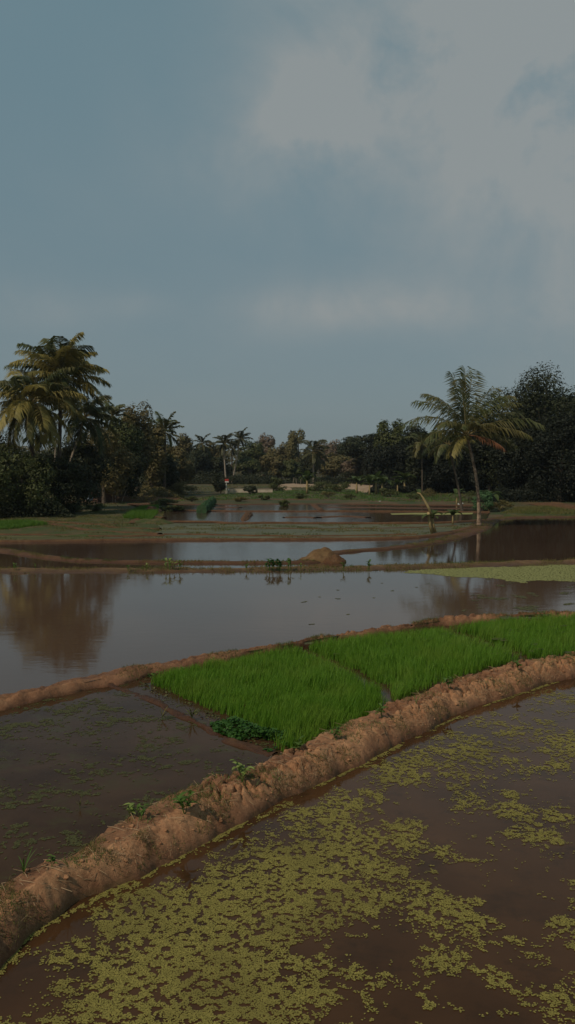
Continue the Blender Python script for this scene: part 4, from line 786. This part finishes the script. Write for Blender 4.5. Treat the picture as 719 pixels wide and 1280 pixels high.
# ------------------------------------------------------------------ bananas and shrubs
def banana(px, py, z, hgt, label, seed, n=7, lean=(0, 0), name='banana_plant', loc=None, group=None, tilt=None, wl=.24):
    hgt *= 1.3
    p = (PG(px, py) if z > .7 else P(px, py, z)) if loc is None else loc; p = np.array([p[0], p[1], (G(p[0], p[1]) if z > .7 else max(z, G(p[0], p[1])))-.02]); root = empty(name, p); rs = random.Random(seed); sm = MB()
    hs = hgt*.5; top = np.array([lean[0], lean[1], hs]); sm.tube([(0, 0, 0), top*.5, top, top*1.15], [hgt*.05, hgt*.043, hgt*.03, hgt*.015], 8); sm.build('stem', M['bananastem'], root, True)
    for i in range(n):
        lb = MB(); broad_leaf(lb, top, i*2.4+rs.uniform(-.4, .4), R(rs.uniform(35, 80)), hgt*rs.uniform(.5, .7), hgt*wl*rs.uniform(.8, 1.1), R(rs.uniform(60, 120)), 9, .15); lb.build('leaf', M['banana'], root)
    return tag(root, label, 'banana plant', group)
root_p = P(540, 665, zW+.08); root = empty('banana_plant', root_p); uq = root_p[1]/F
def q3(px, py, dy=0): return (np.array(PY(px, py, root_p[1]+dy))-root_p)
s1 = MB(); s1.tube([q3(540.5, 666), q3(537, 652), q3(535.5, 640)], [.11, .10, .08], 9); s1.build('stem', M['bananastem'], root, True)
s1 = MB(); s1.tube([q3(544, 665, .15), q3(541.5, 655, .12), q3(540, 644, .1)], [.105, .09, .07], 9); s1.build('stem', M['bananastem'], root, True)
s1 = MB(); s1.tube([q3(541, 646), q3(535, 633), q3(529, 622), q3(525, 617), q3(521, 616)], [.085, .08, .065, .05, .03], 9); s1.build('leaning_stem', M['bananastem'], root, True)
for i, (px, py, a, e, L_, wd, dr) in enumerate([(524, 617, 95, 60, 12, 6, 80), (522, 617, 175, 40, 12, 5, 120), (541, 646, 0, 55, 16, 8, 100), (541, 646, 200, 35, 17, 8, 100), (541, 644, 60, 60, 16, 8, 100), (541, 644, -30, 45, 15, 8, 110), (541, 648, -60, 40, 11, 6, 90), (541, 646, 120, 50, 12, 6, 110), (541, 647, 30, 75, 14, 6, 80), (541, 646, 172, 8, 28, 5, 20)]):
    lb = MB(); broad_leaf(lb, q3(px, py), R(a), R(e), L_*uq, wd*uq, R(dr), 8, .15); lb.build('leaf', M['banana'], root)
tag(root, 'broken banana plant with a bent pale stem and two yellow trunks on the green bank', 'banana plant')
banana(566, 655, zW+.05, 1.0, 'small dark taro like plant on a pale stalk beside the broken banana', 402, 6, name='young_plant', wl=.4)
for i, (px, py, z, h_, lb) in enumerate([(470, 618, .80, 2.9, 'bushy banana plant at the right end of the sandy bank'), (478, 619, .80, 2.5, 'banana plant just right of the bushy one'), (384, 617, .85, 3.0, 'lone banana plant in front of the sandy bank centre'), (446, 617, .85, 2.6, 'banana plant with a straight pale stem before the sandy bank'),
     (497, 617, .78, 2.0, 'low banana plant on the green slope below the right wood'), (506, 616, .78, 3.0, 'tall thin banana plant left of the papaya tree'), (612, 638, .75, 1.9, 'banana plant behind the base of the leaning palm'), (571, 632, .75, 1.6, 'arching banana plant left of the leaning palm trunk'), (462, 619, .8, 2.2, 'small banana plant left of the bushy one')]):
    banana(px, py, z, h_, lb, 410+i, 8, group='banana plants beyond the ponds')
def papaya(px, py, z, hgt, label, seed):
    hgt *= 1.3
    p = PG(px, py); p[2] -= .02; root = empty('papaya_tree', p); mb = MB(); mb.tube([(0, 0, 0), (.05, 0, hgt*.5), (0, 0, hgt*.9)], [.08, .06, .04], 8); mb.build('trunk', M['palebark'], root, True)
    rs = np.random.RandomState(seed); st = MB(); cs = []
    for i in range(12):
        a = i*2.4; tip = np.array([math.cos(a)*.75, math.sin(a)*.75, hgt*.9+.15*rs.randn()]); st.tube([(0, 0, hgt*.85), tip], [.015, .01], 4)
        for j in range(10): cs.append(tip+rs.randn(3)*np.array([.16, .16, .06]))
    cs = np.array(cs); v, f = leaf_quads(cs, rs.randn(len(cs), 3)*.3+np.array([0, 0, 1]), .28, .5, seed); cr = mesh('crown', v, f, M['weed'], root); st.build('stalks', M['weed'], cr); return tag(root, label, 'papaya tree')
papaya(541, 616, .78, 3.4, 'papaya tree with a pale trunk in front of the dark wood', 5)
papaya(562, 616, .78, 2.6, 'shorter papaya tree close to the leaning palm', 6)
def shrub(px, py, z, wd, hgt, m, label, seed, n=1800, leaf=.1, name='shrub'):
    wd *= 1.3; hgt *= 1.3; leaf *= 1.3
    p = PG(px, py); root = empty(name, p); v, f, C = crown_mesh(0, 0, .02, hgt, wd/2, wd/2, leaf, n, seed, 14); v[:, 2] = np.maximum(v[:, 2], .01)
    mb = MB()
    for c in C[:8]: mb.tube([(0, 0, -.05), c*np.array([.4, .4, .6]), c], [.03, .02, .008], 5)
    mb.build('stems', M['bark'], root); mesh('crown', v, f, M[m], root); return tag(root, label, 'shrub')
shrub(603, 640, .66, 1.6, 1.5, 'hedge', 'rounded green bush right of the leaning palm trunk', 501, 3000, .10)
shrub(228, 619, .8, 3.2, 1.4, 't_yellow', 'yellow green bush at the left end of the far field', 502, 2500, .14)
shrub(214, 640, .66, 1.8, .5, 't_green', 'small dark bush on the water edge left of the far ponds', 503, 2500, .12)
shrub(203, 632, .72, 2.6, .7, 't_green', 'low green bush between the left bank and the far ponds', 504, 2500, .12)
shrub(346, 614, .85, 2.6, 1.7, 't_green', 'bush hiding the right end of the pale wall', 505, 2000, .16)
shrub(313, 618, .84, 1.6, 1.1, 't_dark', 'dark bush in the gap of the pale wall', 506, 1500, .14)
shrub(276, 617, .84, 2.2, 2.4, 't_dark', 'dark bush left of the post with the board', 507, 2000, .16)
shrub(355, 634, .7, 1.1, .6, 't_green', 'small green bush on the bank of the far pond', 508, 1500, .1)
shrub(398, 614, .85, 3.6, 1.3, 't_green', 'long low bush under the sandy bank', 509, 2200, .16)
shrub(425, 615, .85, 3.6, 1.2, 't_green', 'second low bush under the sandy bank, to the right', 510, 2200, .16)
shrub(405, 604, .95, 3.6, 1.4, 't_yellow', 'yellowish bush beside the foot of the centre far palm', 514, 2200, .18)
shrub(488, 621, .78, 2.6, .9, 't_green', 'low bush under the banana plants at the right', 511, 2000, .14)
shrub(625, 639, .66, 2.2, .8, 't_olive', 'dry looking low bush on the bank right of the palm', 512, 2000, .1)
shrub(93, 641, .66, 2.2, .9, 't_green', 'leafy bush at the edge of the dark left trees', 513, 2000, .1)
rs_ = random.Random(99)
for i, (px, py, wd, hg, m, lb) in enumerate([
    (240, 627, 1.2, .5, 't_green', 'small tuft of green on the bank left of the green hedge'), (300, 627, 1.4, .45, 't_olive', 'olive tuft on the brown field below the left length of pale wall'),
    (330, 625, 1.2, .5, 't_green', 'green tuft on the field below the right length of pale wall'), (375, 624, 1.6, .6, 't_green', 'green clump on the slope left of the lone banana plant'),
    (410, 622, 1.5, .6, 't_yellow', 'yellowish clump on the slope right of the lone banana plant'), (437, 624, 1.2, .5, 't_green', 'small clump below the straight stemmed banana plant'),
    (520, 624, 2.0, .8, 't_green', 'green clump between the papaya tree and the far ponds'), (535, 622, 1.8, .9, 't_olive', 'olive clump at the foot of the taller papaya tree'),
    (585, 628, 2.2, 1.0, 't_green', 'bushy clump left of the leaning palm trunk at the far bank'), (180, 628, 2.4, .9, 't_olive', 'olive clump on the bare bank under the left trees'), (120, 640, 1.6, .6, 't_green', 'green clump at the upper edge of the stubble field')]):
    shrub(px, py, .66, wd, hg, m, lb, 530+i, 1200, .1)
# green clipped hedge block by the far pond
h0 = P(252, 641, z7+.02); h1 = P(266, 629, -.47); hp = np.array([h1[0]-h0[0], h1[1]-h0[1]]); Lh = np.linalg.norm(hp); hp /= Lh; hn = np.array([-hp[1], hp[0]])
rs = np.random.RandomState(77); n = 11000; s_ = rs.rand(n)*Lh; th = rs.rand(n)*math.pi; rr = .9+.1*rs.rand(n); cap_ = rs.rand(n) < .22; s_ = np.where(cap_, np.where(rs.rand(n) < .6, .0, Lh), s_); rr = np.where(cap_, rs.rand(n)**.5, rr); lx = np.cos(th)*.4*rr; lz = np.sin(th)**.6*.7*rr
c = np.stack([h0[0]+hp[0]*s_+hn[0]*lx, h0[1]+hp[1]*s_+hn[1]*lx, z7+lz], 1); nr = np.stack([hn[0]*np.cos(th), hn[1]*np.cos(th), np.sin(th)], 1)*(1-cap_[:, None]*1.)+cap_[:, None]*np.array([-hp[0], -hp[1], .2])+rs.randn(n, 3)*.25
v, f = leaf_quads(c-np.array([h0[0], h0[1], z7]), nr, .14*np.ones(n), .7, 5); root = empty('hedge', (h0[0], h0[1], z7)); mesh('foliage', v, f, M['hedge'], root)
mb = MB(); k = int(Lh/.6)
for i in range(k): mb.tube([(hp[0]*i*.6, hp[1]*i*.6, -.1), (hp[0]*i*.6, hp[1]*i*.6, .4)], [.03, .02], 5)
mb.build('stems', M['bark'], root); tag(root, 'long rounded green hedge pointing away across the far ponds', 'hedge')
# ------------------------------------------------------------------ low wall, board, stakes, shed
def wallseg(x0, x1, yb, hpx, Y, label, seed):
    a = (x0-359.5)/F*Y; b = (x1-359.5)/F*Y; g = G((a+b)/2, Y); hgt = hpx/F*Y; root = empty('low_wall', ((a+b)/2, Y, g+.12)); mb = MB(); n = max(2, int((b-a)/1.4)); w_ = (b-a)/n
    for i in range(n): mb.box(((-(b-a)/2+(i+.5)*w_), 0, hgt*(.5+.02*math.sin(i*3+seed))), (w_-.02, .25, hgt*(1+.05*math.sin(i*2.3+seed))))
    mb.build('wall_body', M['wall'], root); cb = MB(); cb.box((0, 0, hgt*1.06), (b-a+.04, .32, .06)); cb.build('coping', M['wood'], root); return tag(root, label, 'wall', 'low pale walls of the far terrace')
wallseg(285, 311, 618, 5.0, 127, 'left length of the low pale wall, beside the post with the board', 1)
wallseg(317, 341, 618, 4.0, 128, 'right length of the low pale wall beyond the gap with the bush', 2)
pY = 125; px_ = (283-359.5)/F*pY; g = G(px_, pY); root = empty('sign_post', (px_, pY, g)); mb = MB(); zt = PY(283, 599, pY)[2]-g
mb.tube([(0, 0, -.1), (0, 0, zt)], [.07, .06], 8); mb.build('post', M['white'], root)
mb = MB(); mb.box((.08, -.1, zt-.13), (.55, .06, .34)); mb.build('red_panel', M['red'], root)
mb = MB(); mb.box((.08, -.1, zt-.39), (.55, .06, .17)); mb.build('white_panel', M['white'], root); mb = MB(); mb.tube([(0, 0, 0), (0, 0, .5)], [.22, .16], 8); mb.build('footing', M['wall'], root)
tag(root, 'small red and white board on a pale post at the end of the low wall', 'sign')
def stake(px, py, Y, hpx, label, m='white', lean=0, r=.04, cap=True, name='stake'):
    Y *= 1.3; r *= 1.3
    x = (px-359.5)/F*Y; g = G(x, Y); hgt = hpx/F*Y; root = empty(name, (x, Y, g)); mb = MB(); mb.tube([(0, 0, -.1), (lean*.5, 0, hgt*.5), (lean, 0, hgt)], [r, r*.9, r*.8], 7); mb.build('pole', M['wood'], root)
    if cap:
        V, Fc = clod_mesh(.12, px); V[:, 2] *= 2; mesh('rag', V+np.array([lean, 0, hgt]), Fc, M[m], root, True)
    return tag(root, label, 'stake')
stake(238, 616, 95, 5, 'short stake with a white rag right of the yellow green bush')
stake(286, 612, 95, 5, 'small stake with a white rag just right of the sign post')
stake(366, 606, 146, 9, 'thin grey stake between the trees left of the centre far palm', lean=.3, cap=False)
stake(371, 606, 146, 8, 'forked grey stake close to the thin one', lean=-.2, cap=False)
stake(376, 606, 146, 11, 'tallest grey stake of the three by the centre far palm', lean=0, cap=False)
for i, (px, Y, hp_, ln, lb) in enumerate([(117, 70, 16, .6, 'pole leaning against the left side of the brown shed'), (152, 74, 15, .55, 'steep white pole leaning right of the brown shed'), (141, 73, 13, 0, 'thin upright pole at the right side of the shed'), (166, 78, 12, 0, 'short pole standing under the left trees, rightmost of the poles')]):
    stake(px, 0, Y, hp_, lb, lean=ln, cap=False, r=.035, name='pole')
sY = 95; sx0 = (128-359.5)/F*sY; g = G(sx0, sY); root = empty('shed', (sx0, sY, g)); root.scale = (1.3, 1.3, 1.3)
for dx in (-1.1, 0, 1.1):
    mb = MB(); mb.tube([(dx, 0, -.1), (dx, 0, 1.35)], [.05, .045], 7); mb.build('post', M['wood'], root)
mb = MB(); mb.box((0, .6, .55), (2.2, .05, 1.1)); mb.build('wall', M['redwood'], root)
mb = MB()
for z in (.35, .7): mb.box((0, -.06, z), (2.3, .04, .09))
mb.build('rail', M['redwood'], root); mb = MB(); mb.box((0, .2, 1.42), (2.8, 1.9, .1), 0, .05); mb.build('roof', M['thatch'], root)
tag(root, 'low brown wooden shed in the shade of the left trees', 'shed')
x = (111-359.5)/F*94; V, Fc = clod_mesh(.45, 4); V[:, 2] *= 1.3; o = mesh('tarpaulin', V+np.array([0, 0, .5]), Fc, M['blue'], smooth=True); o.location = (x, 94, G(x, 94)); tag(o, 'pale blue bundled tarpaulin left of the brown shed', 'tarpaulin')
for i, (px, py, lb) in enumerate([(573, 631, 'white stone on the brown field left of the palm trunk'), (578, 630, 'smaller white stone beside the other white stone'), (475, 627, 'white stone at the foot of the banana plants')]):
    p = PG(px, py); V, Fc = clod_mesh(.16-.03*i, i*5); o = mesh('stone', V, Fc, M['stone'], smooth=True); o.location = (p[0], p[1], G(p[0], p[1])+.05); tag(o, lb, 'stone')
# thin pale trunk under the big palms
for i, (px, Y, tp, lb) in enumerate([(70, 79, 540, 'thin pale bare trunk below the crown of the left palms')]):
    x = (px-359.5)/F*Y; g = G(x, Y); zt = PY(px, tp, Y)[2]-g; root = empty('bare_tree', (x, Y, g)); mb = MB(); mb.tube([(-.2, 0, -.1), (-.1, 0, zt*.5), (.1, 0, zt)], [.1, .08, .06], 8); mb.build('trunk', M['palebark'], root)
    mb = MB(); mb.tube([(0, 0, zt*.8), (.5, 0, zt*1.02)], [.05, .02], 6); mb.build('branch', M['palebark'], root); tag(root, lb, 'tree')
# twigs above the green tree right of the flat topped tree
m, nt = newmat('haze_air'); pv = N(nt, 'ShaderNodeVolumePrincipled'); pv.inputs['Color'].default_value = (.82, .86, .9, 1); pv.inputs['Density'].default_value = HAZE; pv.inputs['Anisotropy'].default_value = .3
o_ = N(nt, 'ShaderNodeOutputMaterial'); nt.links.new(pv.outputs[0], o_.inputs['Volume'])
mb = MB(); mb.box((0, 480, 8.5), (1900, 1100, 21.4)); hz_ = mb.build('haze', m); tag(hz_, 'thin pale air haze that softens the distant trees', 'haze', kind='stuff')
print('objects', len(bpy.data.objects), 'faces', sum(len(m.polygons) for m in bpy.data.meshes))
